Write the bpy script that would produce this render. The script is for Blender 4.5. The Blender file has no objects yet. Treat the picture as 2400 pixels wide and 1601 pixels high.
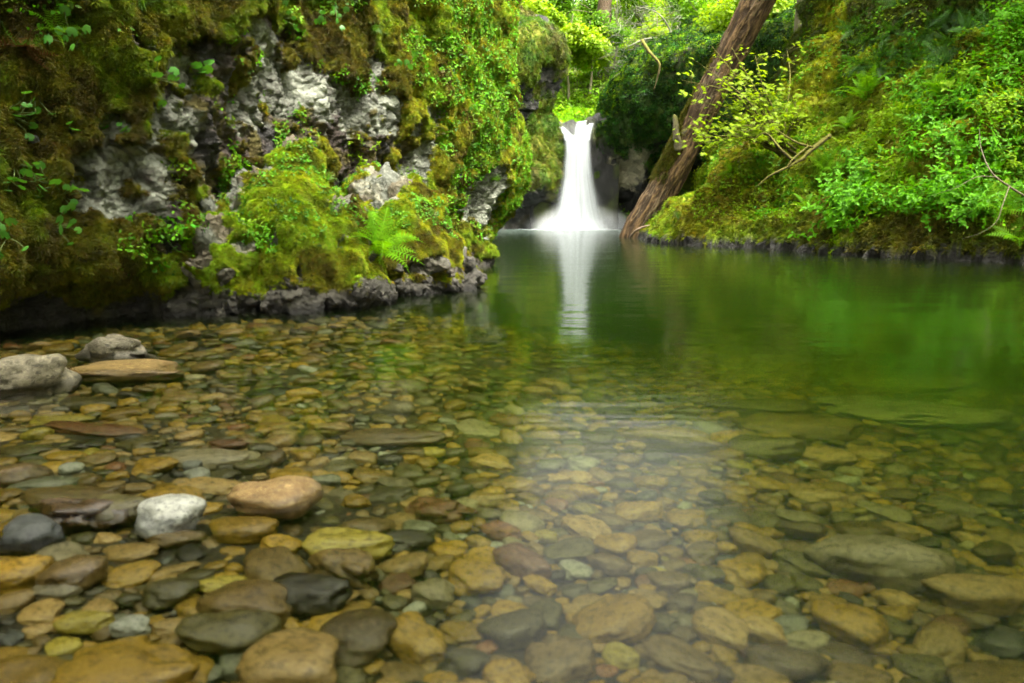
import bpy, bmesh, math, random
import numpy as np
from mathutils import Vector, Matrix

random.seed(7)
RNG = np.random.default_rng(11)
scene = bpy.context.scene
COL = scene.collection

# ------------------------------------------------------------------ camera
CAM_H, F, PITCH = 0.9, 1600.0, math.atan(295.5 / 1600.0)
cam_data = bpy.data.cameras.new('camera')
cam = bpy.data.objects.new('camera', cam_data)
COL.objects.link(cam)
cam.location = (0, 0, CAM_H)
cam.rotation_euler = (math.pi / 2 - PITCH, 0, 0)
cam_data.sensor_width = 36.0
cam_data.lens = 24.0
cam_data.clip_start = 0.05
cam_data.clip_end = 2000
cam_data.dof.use_dof = True
cam_data.dof.focus_distance = 9.0
cam_data.dof.aperture_fstop = 2.6
scene.camera = cam

# ------------------------------------------------------------------ light
SUN_EL, SUN_AZ = math.radians(64), math.radians(132)     # azimuth from +Y, clockwise
world = bpy.data.worlds.new('World')
scene.world = world
world.use_nodes = True
wn, wl = world.node_tree.nodes, world.node_tree.links
bg = wn['Background']
sky = wn.new('ShaderNodeTexSky')
sky.sky_type = 'NISHITA'
sky.sun_disc = False
sky.sun_elevation = SUN_EL
sky.sun_rotation = SUN_AZ
sky.air_density = 1.0
sky.dust_density = 6.0
sky.ozone_density = 1.0
hs = wn.new('ShaderNodeHueSaturation')
hs.inputs['Saturation'].default_value = 0.08          # high cloud: almost colourless
wl.new(sky.outputs['Color'], hs.inputs['Color'])
wm = wn.new('ShaderNodeMix'); wm.data_type = 'RGBA'; wm.blend_type = 'MULTIPLY'; wm.inputs[0].default_value = 1.0
wm.inputs[7].default_value = (1.0, 0.965, 0.86, 1)
wl.new(hs.outputs['Color'], wm.inputs[6]); wl.new(wm.outputs[2], bg.inputs['Color'])
bg.inputs['Strength'].default_value = 0.15

sun_data = bpy.data.lights.new('sun', 'SUN')
sun_data.energy = 1.35
sun_data.angle = math.radians(10)
sun_data.color = (1.0, 0.95, 0.86)
sun = bpy.data.objects.new('sun', sun_data)
COL.objects.link(sun)
sd = Vector((math.sin(SUN_AZ) * math.cos(SUN_EL), math.cos(SUN_AZ) * math.cos(SUN_EL), math.sin(SUN_EL)))
sun.rotation_euler = sd.to_track_quat('Z', 'Y').to_euler()

vs = scene.view_settings
vs.view_transform = 'Standard'
vs.look = 'None'
vs.exposure = 2.5
vs.gamma = 1.0
vs.use_curve_mapping = False
cy = scene.cycles
cy.use_denoising = True
cy.denoising_prefilter = 'FAST'
cy.max_bounces = 5
cy.use_adaptive_sampling = True
cy.adaptive_threshold = 0.03
cy.diffuse_bounces = 2
cy.glossy_bounces = 2
cy.transmission_bounces = 3
cy.transparent_max_bounces = 24
cy.volume_bounces = 1
cy.caustics_reflective = False
cy.caustics_refractive = False
cy.sample_clamp_indirect = 4.0

# ------------------------------------------------------------------ picture geometry
CP, SP = math.cos(PITCH), math.sin(PITCH)
def ray(u, v):
    x, y = (u - 1200) / F, (800.5 - v) / F
    return np.array([x, CP + y * SP, -SP + y * CP])
def at(u, v, Y):
    d = ray(u, v)
    return np.array([0, 0, CAM_H]) + d * (Y / d[1])
def wat(u, v, z=0.0):
    d = ray(u, v)
    return np.array([0, 0, CAM_H]) + d * ((z - CAM_H) / d[2])
def proj(P):
    P = np.asarray(P, float)
    q = P - np.array([0, 0, CAM_H])
    dep = q[..., 1] * CP - q[..., 2] * SP
    up = q[..., 1] * SP + q[..., 2] * CP
    dd = np.where(dep > 0.05, dep, 0.05)
    u = 1200 + q[..., 0] / dd * F
    v = 800.5 - up / dd * F
    return np.where(dep > 0.05, u, -9999), np.where(dep > 0.05, v, -9999), dep

# ------------------------------------------------------------------ noise
def _h(ix, iy, iz, s):
    a = (ix.astype(np.int64) * 374761393 + iy.astype(np.int64) * 668265263 + iz.astype(np.int64) * 2147483647 + s * 974634777) & 0xFFFFFFFF
    a = ((a ^ (a >> 13)) * 1274126177) & 0xFFFFFFFF
    a = ((a ^ (a >> 16)) * 2246822519) & 0xFFFFFFFF
    return ((a ^ (a >> 15)) & 0xFFFFFF) / float(0x1000000)
def vn(P, s=0):
    i = np.floor(P); f = P - i
    f = f * f * f * (f * (f * 6 - 15) + 10)
    x, y, z = (i[..., k].astype(np.int64) for k in range(3))
    r = 0
    for dx in (0, 1):
        wx = f[..., 0] if dx else 1 - f[..., 0]
        for dy in (0, 1):
            wy = f[..., 1] if dy else 1 - f[..., 1]
            for dz in (0, 1):
                wz = f[..., 2] if dz else 1 - f[..., 2]
                r = r + wx * wy * wz * _h(x + dx, y + dy, z + dz, s)
    return r * 2 - 1
def fbm(P, o=4, s=0, g=0.5):
    r, a, P = 0, 1.0, np.asarray(P, float)
    for k in range(o):
        r = r + a * vn(P, s + k * 17); a *= g; P = P * 2.03 + 7.7
    return r
def worley(P, s=0):
    i = np.floor(P)
    best = np.full(P.shape[:-1], 9.0); second = best.copy()
    cid = np.zeros(P.shape[:-1] + (3,)); off = np.zeros_like(cid)
    for dx in (-1, 0, 1):
        for dy in (-1, 0, 1):
            for dz in (-1, 0, 1):
                c = i + np.array([dx, dy, dz])
                x, y, z = (c[..., k].astype(np.int64) for k in range(3))
                q = c + np.stack([_h(x, y, z, s), _h(x, y, z, s + 1), _h(x, y, z, s + 2)], -1)
                d = np.linalg.norm(P - q, axis=-1)
                m = d < best
                second = np.where(m, best, np.minimum(second, d))
                best = np.where(m, d, best)
                cid = np.where(m[..., None], c, cid); off = np.where(m[..., None], P - q, off)
    return best, second, cid, off
def chips(P, s=0):
    """angular broken-rock relief: every cell a tilted plane"""
    f1, f2, c, o = worley(P, s)
    x, y, z = (c[..., k].astype(np.int64) for k in range(3))
    t = np.stack([_h(x, y, z, s + 5), _h(x, y, z, s + 6), _h(x, y, z, s + 7)], -1) * 2 - 1
    return (o * t).sum(-1) * 1.3 + (_h(x, y, z, s + 8) - 0.5) - 0.5 * np.clip(0.12 - (f2 - f1), 0, 1) / 0.12 * 0.5
def sst(a, b, x):
    t = np.clip((x - a) / (b - a), 0, 1)
    return t * t * (3 - 2 * t)
def cmix(a, b, t):
    return np.asarray(a, float) * (1 - t[..., None]) + np.asarray(b, float) * t[..., None]

# ------------------------------------------------------------------ materials
class NT:
    def __init__(self, name):
        self.m = bpy.data.materials.new(name); self.m.use_nodes = True
        self.t = self.m.node_tree; self.t.nodes.clear()
        self.out = self.n('ShaderNodeOutputMaterial')
    def n(self, t, **kw):
        x = self.t.nodes.new(t)
        for k, v in kw.items():
            if k.startswith('_'): setattr(x, k[1:], v)
            else: x.inputs[k.replace('__', ' ')].default_value = v
        return x
    def l(self, a, b): self.t.links.new(a, b)
    def mixc(self, fac, a, b, blend='MIX'):
        x = self.t.nodes.new('ShaderNodeMix'); x.data_type = 'RGBA'; x.blend_type = blend
        for sock, v in ((x.inputs[0], fac), (x.inputs[6], a), (x.inputs[7], b)):
            if isinstance(v, bpy.types.NodeSocket): self.l(v, sock)
            else: sock.default_value = v if not isinstance(v, tuple) else (v + (1,))[:4]
        return x.outputs[2]
    def ramp(self, fac, stops):
        r = self.t.nodes.new('ShaderNodeValToRGB'); e = r.color_ramp.elements
        while len(e) < len(stops): e.new(0.5)
        for k, (p, c) in enumerate(stops): e[k].position = p; e[k].color = (c + (1,))[:4] if isinstance(c, tuple) else (c, c, c, 1)
        self.l(fac, r.inputs[0]); return r.outputs[0]
    def noise(self, scale, detail=4, rough=0.55, vec=None, out=0):
        x = self.n('ShaderNodeTexNoise', Scale=scale, Detail=detail, Roughness=rough)
        if vec is not None: self.l(vec, x.inputs['Vector'])
        return x.outputs[out]
    def pos(self): return self.n('ShaderNodeNewGeometry').outputs['Position']
    def objco(self): return self.n('ShaderNodeTexCoord').outputs['Object']
    def mul(self, a, b, op='MULTIPLY'):
        x = self.t.nodes.new('ShaderNodeMath'); x.operation = op
        for s, v in ((x.inputs[0], a), (x.inputs[1], b)):
            if isinstance(v, bpy.types.NodeSocket): self.l(v, s)
            else: s.default_value = v
        return x.outputs[0]

def surf_mat(name, fine=55, amount=0.6, bump=0.5, dist=0.02, rough=0.85, vor=0.0):
    k = NT(name); p = k.pos()
    a = k.n('ShaderNodeAttribute', _attribute_name='col')
    nz = k.noise(fine, 5, 0.65, p)
    nz2 = k.noise(fine * 0.23, 4, 0.6, p)
    g = k.mul(k.mul(nz, 2 * amount), 1 - amount, 'ADD'); g2 = k.mul(k.mul(nz2, amount), 1 - amount * 0.5, 'ADD')
    gain = k.mul(g, g2)
    col = k.mixc(1.0, a.outputs['Color'], gain, 'MULTIPLY')
    b = k.n('ShaderNodeBsdfPrincipled', Roughness=rough)
    k.l(col, b.inputs['Base Color'])
    w = k.n('ShaderNodeAttribute', _attribute_name='wet')
    k.l(k.mul(k.mul(w.outputs['Fac'], -(rough - 0.22)), rough, 'ADD'), b.inputs['Roughness'])
    b.inputs['Specular IOR Level'].default_value = 0.35
    bp = k.n('ShaderNodeBump', Strength=bump, Distance=dist)
    h = nz
    if vor:
        v = k.n('ShaderNodeTexVoronoi', Scale=vor); k.l(p, v.inputs['Vector'])
        h = k.mul(nz, v.outputs['Distance'], 'ADD')
    k.l(h, bp.inputs['Height']); k.l(bp.outputs['Normal'], b.inputs['Normal'])
    k.l(b.outputs[0], k.out.inputs[0])
    return k.m

def leaf_mat(name, c0=None, c1=None, trans=0.4, gloss=0.03, tint=False, rough=0.55, var=0.45):
    """thin leaf: diffuse, translucent and a little sheen; colour from the instancer's tint or between c0 and c1"""
    k = NT(name)
    oi = k.n('ShaderNodeObjectInfo')
    if tint:
        a = k.n('ShaderNodeAttribute', _attribute_name='tint'); a.attribute_type = 'INSTANCER'
        base = a.outputs['Color']
    else:
        nz = k.noise(2.3, 1, 0.6, k.pos())
        f = k.mul(k.mul(oi.outputs['Random'], 0.45), k.mul(nz, 0.6), 'ADD')
        base = k.mixc(f, c0, c1)
    g = k.mul(k.mul(k.noise(9.0, 0, 0.5, k.pos()), 2 * var), 1 - var, 'ADD')
    col = k.mixc(1.0, base, g, 'MULTIPLY')
    d = k.n('ShaderNodeBsdfDiffuse'); t = k.n('ShaderNodeBsdfTranslucent'); s = k.n('ShaderNodeBsdfGlossy', Roughness=rough)
    k.l(col, d.inputs[0])
    k.l(k.mixc(1.0, col, (1.15, 1.1, 0.5), 'MULTIPLY'), t.inputs[0])
    m1 = k.n('ShaderNodeMixShader', Fac=trans); k.l(d.outputs[0], m1.inputs[1]); k.l(t.outputs[0], m1.inputs[2])
    m2 = k.n('ShaderNodeMixShader', Fac=gloss); k.l(m1.outputs[0], m2.inputs[1]); k.l(s.outputs[0], m2.inputs[2])
    k.l(m2.outputs[0], k.out.inputs[0])
    return k.m

def bark_mat(name, c0, c1, moss=None):
    k = NT(name); p = k.objco()
    nz = k.noise(9, 5, 0.65, p); nz2 = k.noise(60, 4, 0.6, p)
    col = k.mixc(k.ramp(nz, [(0.35, 0.0), (0.7, 1.0)]), c0, c1)
    if moss:
        n = k.n('ShaderNodeNewGeometry'); sx = k.n('ShaderNodeSeparateXYZ'); k.l(n.outputs['Normal'], sx.inputs[0])
        f = k.ramp(k.mul(sx.outputs['Z'], k.mul(nz, 0.9), 'ADD'), [(0.35, 0.0), (0.75, 1.0)])
        col = k.mixc(f, col, moss)
    b = k.n('ShaderNodeBsdfPrincipled', Roughness=0.85)
    k.l(col, b.inputs['Base Color'])
    bp = k.n('ShaderNodeBump', Strength=0.6, Distance=0.01); k.l(nz2, bp.inputs['Height']); k.l(bp.outputs['Normal'], b.inputs['Normal'])
    k.l(b.outputs[0], k.out.inputs[0])
    return k.m

# ------------------------------------------------------------------ mesh helpers
def mesh(name, V, blocks, mat=None, smooth=True, attrs=None, uv=None):
    """blocks: list of integer arrays (n,k)"""
    V = np.ascontiguousarray(V, dtype=np.float32).reshape(-1, 3)
    me = bpy.data.meshes.new(name)
    me.vertices.add(len(V)); me.vertices.foreach_set('co', V.ravel())
    if not isinstance(blocks, list): blocks = [blocks]
    blocks = [np.asarray(b, dtype=np.int32) for b in blocks if len(b)]
    if blocks:
        lv = np.concatenate([b.ravel() for b in blocks])
        ln = np.concatenate([np.full(len(b), b.shape[1], np.int32) for b in blocks])
        st = np.concatenate([[0], np.cumsum(ln)[:-1]]).astype(np.int32)
        me.loops.add(len(lv)); me.loops.foreach_set('vertex_index', lv)
        me.polygons.add(len(ln)); me.polygons.foreach_set('loop_start', st)
        me.polygons.foreach_set('use_smooth', np.full(len(ln), smooth))
    me.update(calc_edges=True)
    me.validate()
    for k, a in (attrs or {}).items():
        a = np.asarray(a, np.float32)
        if a.ndim == 2 and a.shape[1] == 3 and k != 'rot':
            at_ = me.attributes.new(k, 'FLOAT_COLOR', 'POINT')
            at_.data.foreach_set('color', np.concatenate([a, np.ones((len(a), 1), np.float32)], 1).ravel())
        elif a.ndim == 2:
            at_ = me.attributes.new(k, 'FLOAT_VECTOR', 'POINT'); at_.data.foreach_set('vector', a.ravel())
        elif k == 'idx':
            at_ = me.attributes.new(k, 'INT', 'POINT'); at_.data.foreach_set('value', a.astype(np.int32))
        else:
            at_ = me.attributes.new(k, 'FLOAT', 'POINT'); at_.data.foreach_set('value', a)
    if mat is not None: me.materials.append(mat)
    return me
def obj(name, me, parent=None, loc=None, rot=None, scl=None):
    o = bpy.data.objects.new(name, me); COL.objects.link(o)
    if parent is not None: o.parent = parent
    if loc is not None: o.location = loc
    if rot is not None: o.rotation_euler = rot
    if scl is not None: o.scale = scl if np.ndim(scl) else (scl,) * 3
    return o
def tag(o, label, cat, group=None):
    o['label'] = label; o['category'] = cat
    if group: o['group'] = group
    return o
def empty(name, loc=(0, 0, 0), rot=None, scl=None):
    o = obj(name, None, None, loc, rot, scl); o.empty_display_size = 0.1
    return o
def kind(o, k, label=None):
    o['kind'] = k
    if label: o['label'] = label
    return o
def copy_tree(o, parent=None):
    c = o.copy(); COL.objects.link(c); c.parent = parent
    for ch in o.children: copy_tree(ch, c)
    return c
def grid_faces(ny, nx, wrap=False):
    j, i = np.meshgrid(np.arange(ny - 1), np.arange(nx if wrap else nx - 1), indexing='ij')
    i2 = (i + 1) % nx
    return np.stack([j * nx + i, j * nx + i2, (j + 1) * nx + i2, (j + 1) * nx + i], -1).reshape(-1, 4)
def grid_normals(P):
    du = np.gradient(P, axis=1); dv = np.gradient(P, axis=0)
    n = np.cross(du, dv)
    return n / np.maximum(np.linalg.norm(n, axis=-1, keepdims=True), 1e-9)
def tri_normals(V, T):
    fn = np.cross(V[T[:, 1]] - V[T[:, 0]], V[T[:, 2]] - V[T[:, 0]])
    n = np.stack([sum(np.bincount(T[:, k], fn[:, a], len(V)) for k in range(3)) for a in range(3)], -1)
    return n / np.maximum(np.linalg.norm(n, axis=-1, keepdims=True), 1e-12)
def quads_to_tris(Q): return np.concatenate([Q[:, [0, 1, 2]], Q[:, [0, 2, 3]]])
def seen(P, N=None, m=260, face=-0.25):
    u, v, d = proj(P)
    ok = (u > -m) & (u < 2400 + m) & (v > -m) & (v < 1601 + m) & (d > 0)
    if N is not None:
        c = np.array([0, 0, CAM_H]) - P
        c = c / np.linalg.norm(c, axis=-1, keepdims=True)
        ok &= (c * N).sum(-1) > face
    return ok.astype(float)
class Surf:
    """a built surface that plants can be put on"""
    def __init__(self, V, T, N, col=None, **masks):
        self.V, self.T, self.N, self.col, self.m = V, T, N, col, masks
        self.u, self.v, self.d = proj(V)
        self.u = self.u.astype(np.float32)
    def sample(self, W, count, rng=RNG):
        V, T = self.V, self.T
        area = np.linalg.norm(np.cross(V[T[:, 1]] - V[T[:, 0]], V[T[:, 2]] - V[T[:, 0]]), axis=1)
        w = area * W[T].mean(1)
        cw = np.cumsum(w)
        f = T[np.minimum(np.searchsorted(cw, rng.random(count) * cw[-1]), len(T) - 1)]
        a, b = rng.random(count), rng.random(count)
        s = a + b > 1; a[s] = 1 - a[s]; b[s] = 1 - b[s]; c = 1 - a - b
        ip = lambda X: X[f[:, 0]] * c[:, None] + X[f[:, 1]] * a[:, None] + X[f[:, 2]] * b[:, None]
        n = ip(self.N); n /= np.maximum(np.linalg.norm(n, axis=1, keepdims=True), 1e-9)
        return ip(V), n, (ip(self.col) if self.col is not None else None)
    def pick(self, u, v, r=14):
        m = (np.abs(self.u - u) < r) & (np.abs(self.v - v) < r)
        i = np.nonzero(m)[0]
        if len(i) == 0:
            i = np.array([np.argmin((self.u - u) ** 2 + (self.v - v) ** 2)])
        d0 = self.d[i].min()
        j = i[self.d[i] < d0 + 0.35]
        j = j[np.argmin((self.u[j] - u) ** 2 + (self.v[j] - v) ** 2)]
        return self.V[j].copy(), self.N[j].copy()

def frames(Z, up=(0, 0, 1), spin=None):
    """rotation matrices with local Z along Z and local Y as near to up as it can be, then spun about Z"""
    Z = np.asarray(Z, float).reshape(-1, 3); Z = Z / np.maximum(np.linalg.norm(Z, axis=1, keepdims=True), 1e-9)
    up = np.broadcast_to(np.asarray(up, float), Z.shape)
    X = np.cross(up, Z); l = np.linalg.norm(X, axis=1, keepdims=True)
    X = np.where(l > 1e-4, X / np.maximum(l, 1e-9), np.array([1.0, 0, 0])); Y = np.cross(Z, X)
    if spin is not None:
        c, s = np.cos(spin)[:, None], np.sin(spin)[:, None]
        X, Y = X * c + Y * s, Y * c - X * s
    return np.stack([X, Y, Z], -1)
def eulers(R):
    b = np.arcsin(np.clip(-R[:, 2, 0], -1, 1))
    return np.stack([np.arctan2(R[:, 2, 1], R[:, 2, 2]), b, np.arctan2(R[:, 1, 0], R[:, 0, 0])], -1)
def unit(v): v = np.asarray(v, float); return v / np.maximum(np.linalg.norm(v, axis=-1, keepdims=True), 1e-9)

def scatter(name, protos, P, R, S, tint=None, idx=None, parent=None):
    """one object of kind stuff that sets small meshes on many points"""
    pc = bpy.data.collections.new(name + '_pieces')
    for k, me in enumerate(protos):
        o = bpy.data.objects.new('%s_piece_%02d' % (name, k), me); pc.objects.link(o)
    n = len(P)
    at_ = {'rot': eulers(R), 'scl': np.asarray(S, float)}
    at_['idx'] = RNG.integers(0, len(protos), n) if idx is None else idx
    if tint is not None: at_['tint'] = np.asarray(tint)
    me = mesh(name, P, [], None, attrs=at_)
    o = obj(name, me, parent)
    g = bpy.data.node_groups.new(name, 'GeometryNodeTree')
    g.interface.new_socket('Geometry', in_out='INPUT', socket_type='NodeSocketGeometry')
    g.interface.new_socket('Geometry', in_out='OUTPUT', socket_type='NodeSocketGeometry')
    N = g.nodes; gi = N.new('NodeGroupInput'); go = N.new('NodeGroupOutput')
    ci = N.new('GeometryNodeCollectionInfo'); ci.inputs['Collection'].default_value = pc
    ci.inputs['Separate Children'].default_value = True; ci.inputs['Reset Children'].default_value = True
    ip = N.new('GeometryNodeInstanceOnPoints'); ip.inputs['Pick Instance'].default_value = True
    def na(t, nm):
        x = N.new('GeometryNodeInputNamedAttribute'); x.data_type = t; x.inputs[0].default_value = nm
        return x.outputs['Attribute']
    g.links.new(gi.outputs[0], ip.inputs['Points']); g.links.new(ci.outputs[0], ip.inputs['Instance'])
    g.links.new(na('INT', 'idx'), ip.inputs['Instance Index'])
    g.links.new(na('FLOAT_VECTOR', 'rot'), ip.inputs['Rotation']); g.links.new(na('FLOAT', 'scl'), ip.inputs['Scale'])
    g.links.new(ip.outputs[0], go.inputs[0])
    md = o.modifiers.new('scatter', 'NODES'); md.node_group = g
    o['kind'] = 'stuff'
    return o

def stamp(T, Fc, R, S, P):
    """many copies of a small template in one array"""
    n, k = len(P), len(T)
    V = np.einsum('nij,kj->nki', R, T) * np.asarray(S).reshape(-1, 1, 1) + np.asarray(P)[:, None]
    out = []
    for f in (Fc if isinstance(Fc, list) else [Fc]):
        f = np.asarray(f)
        out.append((f[None] + (np.arange(n) * k)[:, None, None]).reshape(-1, f.shape[1]))
    return V.reshape(-1, 3), out
def join(parts):
    Vs, Bs, o = [], {}, 0
    for V, bl in parts:
        for b in bl:
            if len(b): Bs.setdefault(b.shape[1], []).append(np.asarray(b) + o)
        Vs.append(V); o += len(V)
    return np.concatenate(Vs), [np.concatenate(b) for b in Bs.values()]
def tube(pts, rad, seg=7, wob=0.0, seed=0):
    pts = np.asarray(pts, float); n = len(pts)
    t = unit(np.gradient(pts, axis=0))
    ref = np.array([0.31, 0.9, 0.2]); X = unit(np.cross(t, ref)); Y = np.cross(t, X)
    a = np.arange(seg) * 2 * math.pi / seg
    r = np.broadcast_to(np.asarray(rad, float), (n,))
    rr = r[:, None] * (1 + wob * np.random.default_rng(seed).normal(size=(n, seg)))
    V = pts[:, None] + rr[..., None] * (np.cos(a)[None, :, None] * X[:, None] + np.sin(a)[None, :, None] * Y[:, None])
    V = V.reshape(-1, 3)
    Q = grid_faces(n, seg, True)
    c = len(V); V = np.concatenate([V, pts[:1], pts[-1:]])
    i = np.arange(seg); j = (i + 1) % seg
    T = np.concatenate([np.stack([j, i, np.full(seg, c)], 1), np.stack([(n - 1) * seg + i, (n - 1) * seg + j, np.full(seg, c + 1)], 1)])
    return V, [Q, T]
def crom(pts, n):
    """smooth curve through points, n samples, evenly by length"""
    p = np.asarray(pts, float); p = np.concatenate([2 * p[:1] - p[1:2], p, 2 * p[-1:] - p[-2:-1]])
    out = []
    for k in range(1, len(p) - 2):
        t = np.linspace(0, 1, 24, endpoint=False)[:, None]
        a, b, c, d = p[k - 1], p[k], p[k + 1], p[k + 2]
        out.append(0.5 * (2 * b + (c - a) * t + (2 * a - 5 * b + 4 * c - d) * t ** 2 + (3 * b - a - 3 * c + d) * t ** 3))
    q = np.concatenate(out + [p[-2:-1]])
    s = np.concatenate([[0], np.cumsum(np.linalg.norm(np.diff(q, axis=0), axis=1))])
    w = np.linspace(0, s[-1], n) if np.isscalar(n) else np.asarray(n) * s[-1]
    return np.stack([np.interp(w, s, q[:, k]) for k in range(q.shape[1])], -1)
def ico(sub):
    bm = bmesh.new(); bmesh.ops.create_icosphere(bm, subdivisions=sub, radius=1)
    V = np.array([v.co[:] for v in bm.verts]); T = np.array([[v.index for v in f.verts] for f in bm.faces]); bm.free()
    return V, T

# ================================================================== THE SETTING
M_CLIFF = surf_mat('moss_and_rock', 60, 0.65, 0.9, 0.05, 0.9, vor=17)
M_FAR = surf_mat('far_rock_and_moss', 9, 0.6, 0.8, 0.12, 0.85)
MOSS_BROWN, MOSS_OLIVE, MOSS_YEL, MOSS_GRN = (0.110, 0.092, 0.010), (0.185, 0.180, 0.010), (0.31, 0.32, 0.012), (0.23, 0.33, 0.010)
ROCK_PALE, ROCK_GREY, ROCK_BROWN, ROCK_DARK = (0.36, 0.38, 0.30), (0.19, 0.20, 0.16), (0.085, 0.066, 0.055), (0.045, 0.043, 0.040)

def blobs(u, v, L):
    m = np.zeros_like(u, dtype=float)
    for b in L:
        x, y, rx, ry = b[:4]
        m = np.maximum(m, (b[4] if len(b) > 4 else 1.0) * np.exp(-(((u - x) / rx) ** 2 + ((v - y) / ry) ** 2)))
    return m

# ---------------------------------------------------------------- cliff on the near side of the pool
Lp = [(-8.5, -22), (-7.5, -14), (-6.4, -6), (-5.7, -1), (-4.95, 2.6)] + [tuple(wat(u, v)[:2]) for u, v in ((0, 784), (250, 756), (430, 737))] \
     + [(-2.78, 8.0), (-2.0, 9.6), (-1.25, 11.3), (-0.62, 12.8), tuple(wat(1156, 612)[:2]), (-0.42, 14.4), (-1.6, 16.0), (-5, 19.5), (-12, 24)]
dense = crom(Lp, 4000)
sl = np.concatenate([[0], np.cumsum(np.linalg.norm(np.diff(dense, axis=0), axis=1))])
step = np.clip(np.hypot(dense[:, 0], dense[:, 1]) / 683 * 1.9, 0.014, 0.05)
step = np.where(dense[:, 1] < 3.6, 0.3, step); step = np.where((dense[:, 1] > 15.2), 0.25, step)
ss, k = [0.0], 0
while ss[-1] < sl[-1] - 0.05: ss.append(ss[-1] + float(np.interp(ss[-1], sl, step)))
pth = np.stack([np.interp(ss, sl, dense[:, a]) for a in (0, 1)], -1)
tg = unit(np.gradient(np.stack([np.interp(np.array(ss) , sl, dense[:, a]) for a in (0, 1)], -1), np.array(ss), axis=0))
out = np.stack([tg[:, 1], -tg[:, 0]], -1)                 # towards the water
nrow = 300
tt = np.concatenate([np.linspace(0, 1, nrow), 1 + np.linspace(0, 1, 26)[1:]])
zt = 0.9 + np.hypot(pth[:, 0], pth[:, 1]) * 0.33 + 0.3
Z = np.where(tt[:, None] <= 1, -0.5 + (zt[None] + 0.5) * tt[:, None], zt[None] + (8.6 - zt[None]) * (tt[:, None] - 1))
base = np.stack([np.broadcast_to(pth[:, 0], Z.shape), np.broadcast_to(pth[:, 1], Z.shape), Z], -1)
O3 = np.concatenate([out, np.zeros((len(out), 1))], 1)[None]
near = sst(9.5, 5.5, pth[:, 1])[None]; corner = sst(10.5, 13.2, pth[:, 1])[None]
lean = (-0.14 + 0.32 * sst(0.05, 0.5, Z) - 0.20 * sst(0.7, 1.25, Z) + 0.05 * sst(1.8, 2.8, Z)) * near
lean = lean + (0.42 * sst(0.3, 2.2, Z) - 0.12 * sst(2.6, 4.0, Z)) * corner + (1 - near) * (1 - corner) * (-0.1 + 0.1 * sst(1.2, 3.2, Z))
lean = lean - 1.4 * sst(5.0, 8.6, Z)
B = base + O3 * lean[..., None]
u, v, _ = proj(B)
wob = fbm(B * 3.1, 4, 3)
ub, vb = u + 34 * fbm(B * 2.3, 3, 41), v + 34 * fbm(B * 2.3, 3, 47)
pale = blobs(ub, vb, [(262, 300, 50, 60), (285, 375, 95, 75), (235, 440, 70, 52), (330, 470, 75, 38), (372, 315, 42, 60), (455, 180, 28, 70), (455, 310, 34, 80),
        (592, 120, 42, 80), (640, 165, 60, 62), (575, 235, 48, 60), (700, 225, 60, 60), (755, 220, 55, 66), (830, 250, 45, 70), (868, 205, 36, 85, .9), (905, 290, 34, 66),
        (975, 370, 38, 50), (1000, 300, 30, 60, .6), (1112, 470, 42, 66), (1138, 500, 28, 66), (160, 300, 14, 28), (375, 120, 22, 45), (150, 410, 20, 40, .8), (505, 420, 25, 40, .8), (75, 320, 14, 22)])
brown = blobs(ub, vb, [(560, 300, 170, 150), (480, 420, 90, 110), (700, 320, 170, 110), (520, 180, 110, 110), (380, 420, 70, 90), (820, 330, 110, 110), (780, 400, 120, 80), (560, 470, 60, 90), (940, 380, 60, 60, .8), (640, 330, 110, 70), (770, 350, 90, 70), (870, 350, 70, 50, .9), (420, 560, 80, 60, .7), (640, 100, 110, 60, .7), (330, 90, 40, 60, .6)])
brn = sst(0.30, 0.5, brown + 0.24 * wob)
pal = sst(0.31, 0.46, pale + 0.36 * fbm(B * 5.2, 4, 8))
wetz = 1 - sst(0.10, 0.28, Z + 0.14 * wob)
rock = np.maximum(np.maximum(brn * sst(-0.3, 0.05, fbm(B * 3.7, 3, 77) + 0.12), pal), wetz)
moss = 1 - rock
big = 0.17 * fbm(B * np.array([.75, .75, .5]), 3, 1) + 0.17 * fbm(B * np.array([1.9, 1.9, 0.75]), 3, 5)
f1, f2, cid, off = worley(B * np.array([3.4, 3.4, 2.1]), 9)
g1, g2, _, _ = worley(B * np.array([8.5, 8.5, 5.0]), 19)
lump = 0.25 * (0.62 - f1) + 0.085 * (0.6 - g1) + 0.02 * fbm(B * 16, 3, 61)
chip = 0.055 * chips(B * np.array([4.2, 4.2, 2.6]), 30) + 0.032 * chips(B * np.array([9, 9, 6.5]), 31) + 0.018 * chips(B * 21, 33) + 0.025 * fbm(B * 9, 3, 34)
k1, k2, _, _ = worley(B * np.array([10, 10, 7.5]), 36); q1, q2, _, _ = worley(B * 23, 37)
chip = chip + 0.035 * (0.5 - k1) + 0.018 * (0.5 - q1)
crack = np.maximum(sst(0.16, 0.03, k2 - k1), 0.7 * sst(0.14, 0.03, q2 - q1))
disp = big + moss * (lump + 0.06) + rock * (chip - 0.02 - 0.02 * pal + 0.05 * wetz)
fine = ((pth[:, 1] > 3.4) & (pth[:, 1] < 15.5))[None]
P = B + O3 * disp[..., None]
N = grid_normals(P); N = N * np.sign((N * O3).sum(-1).mean())
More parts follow.
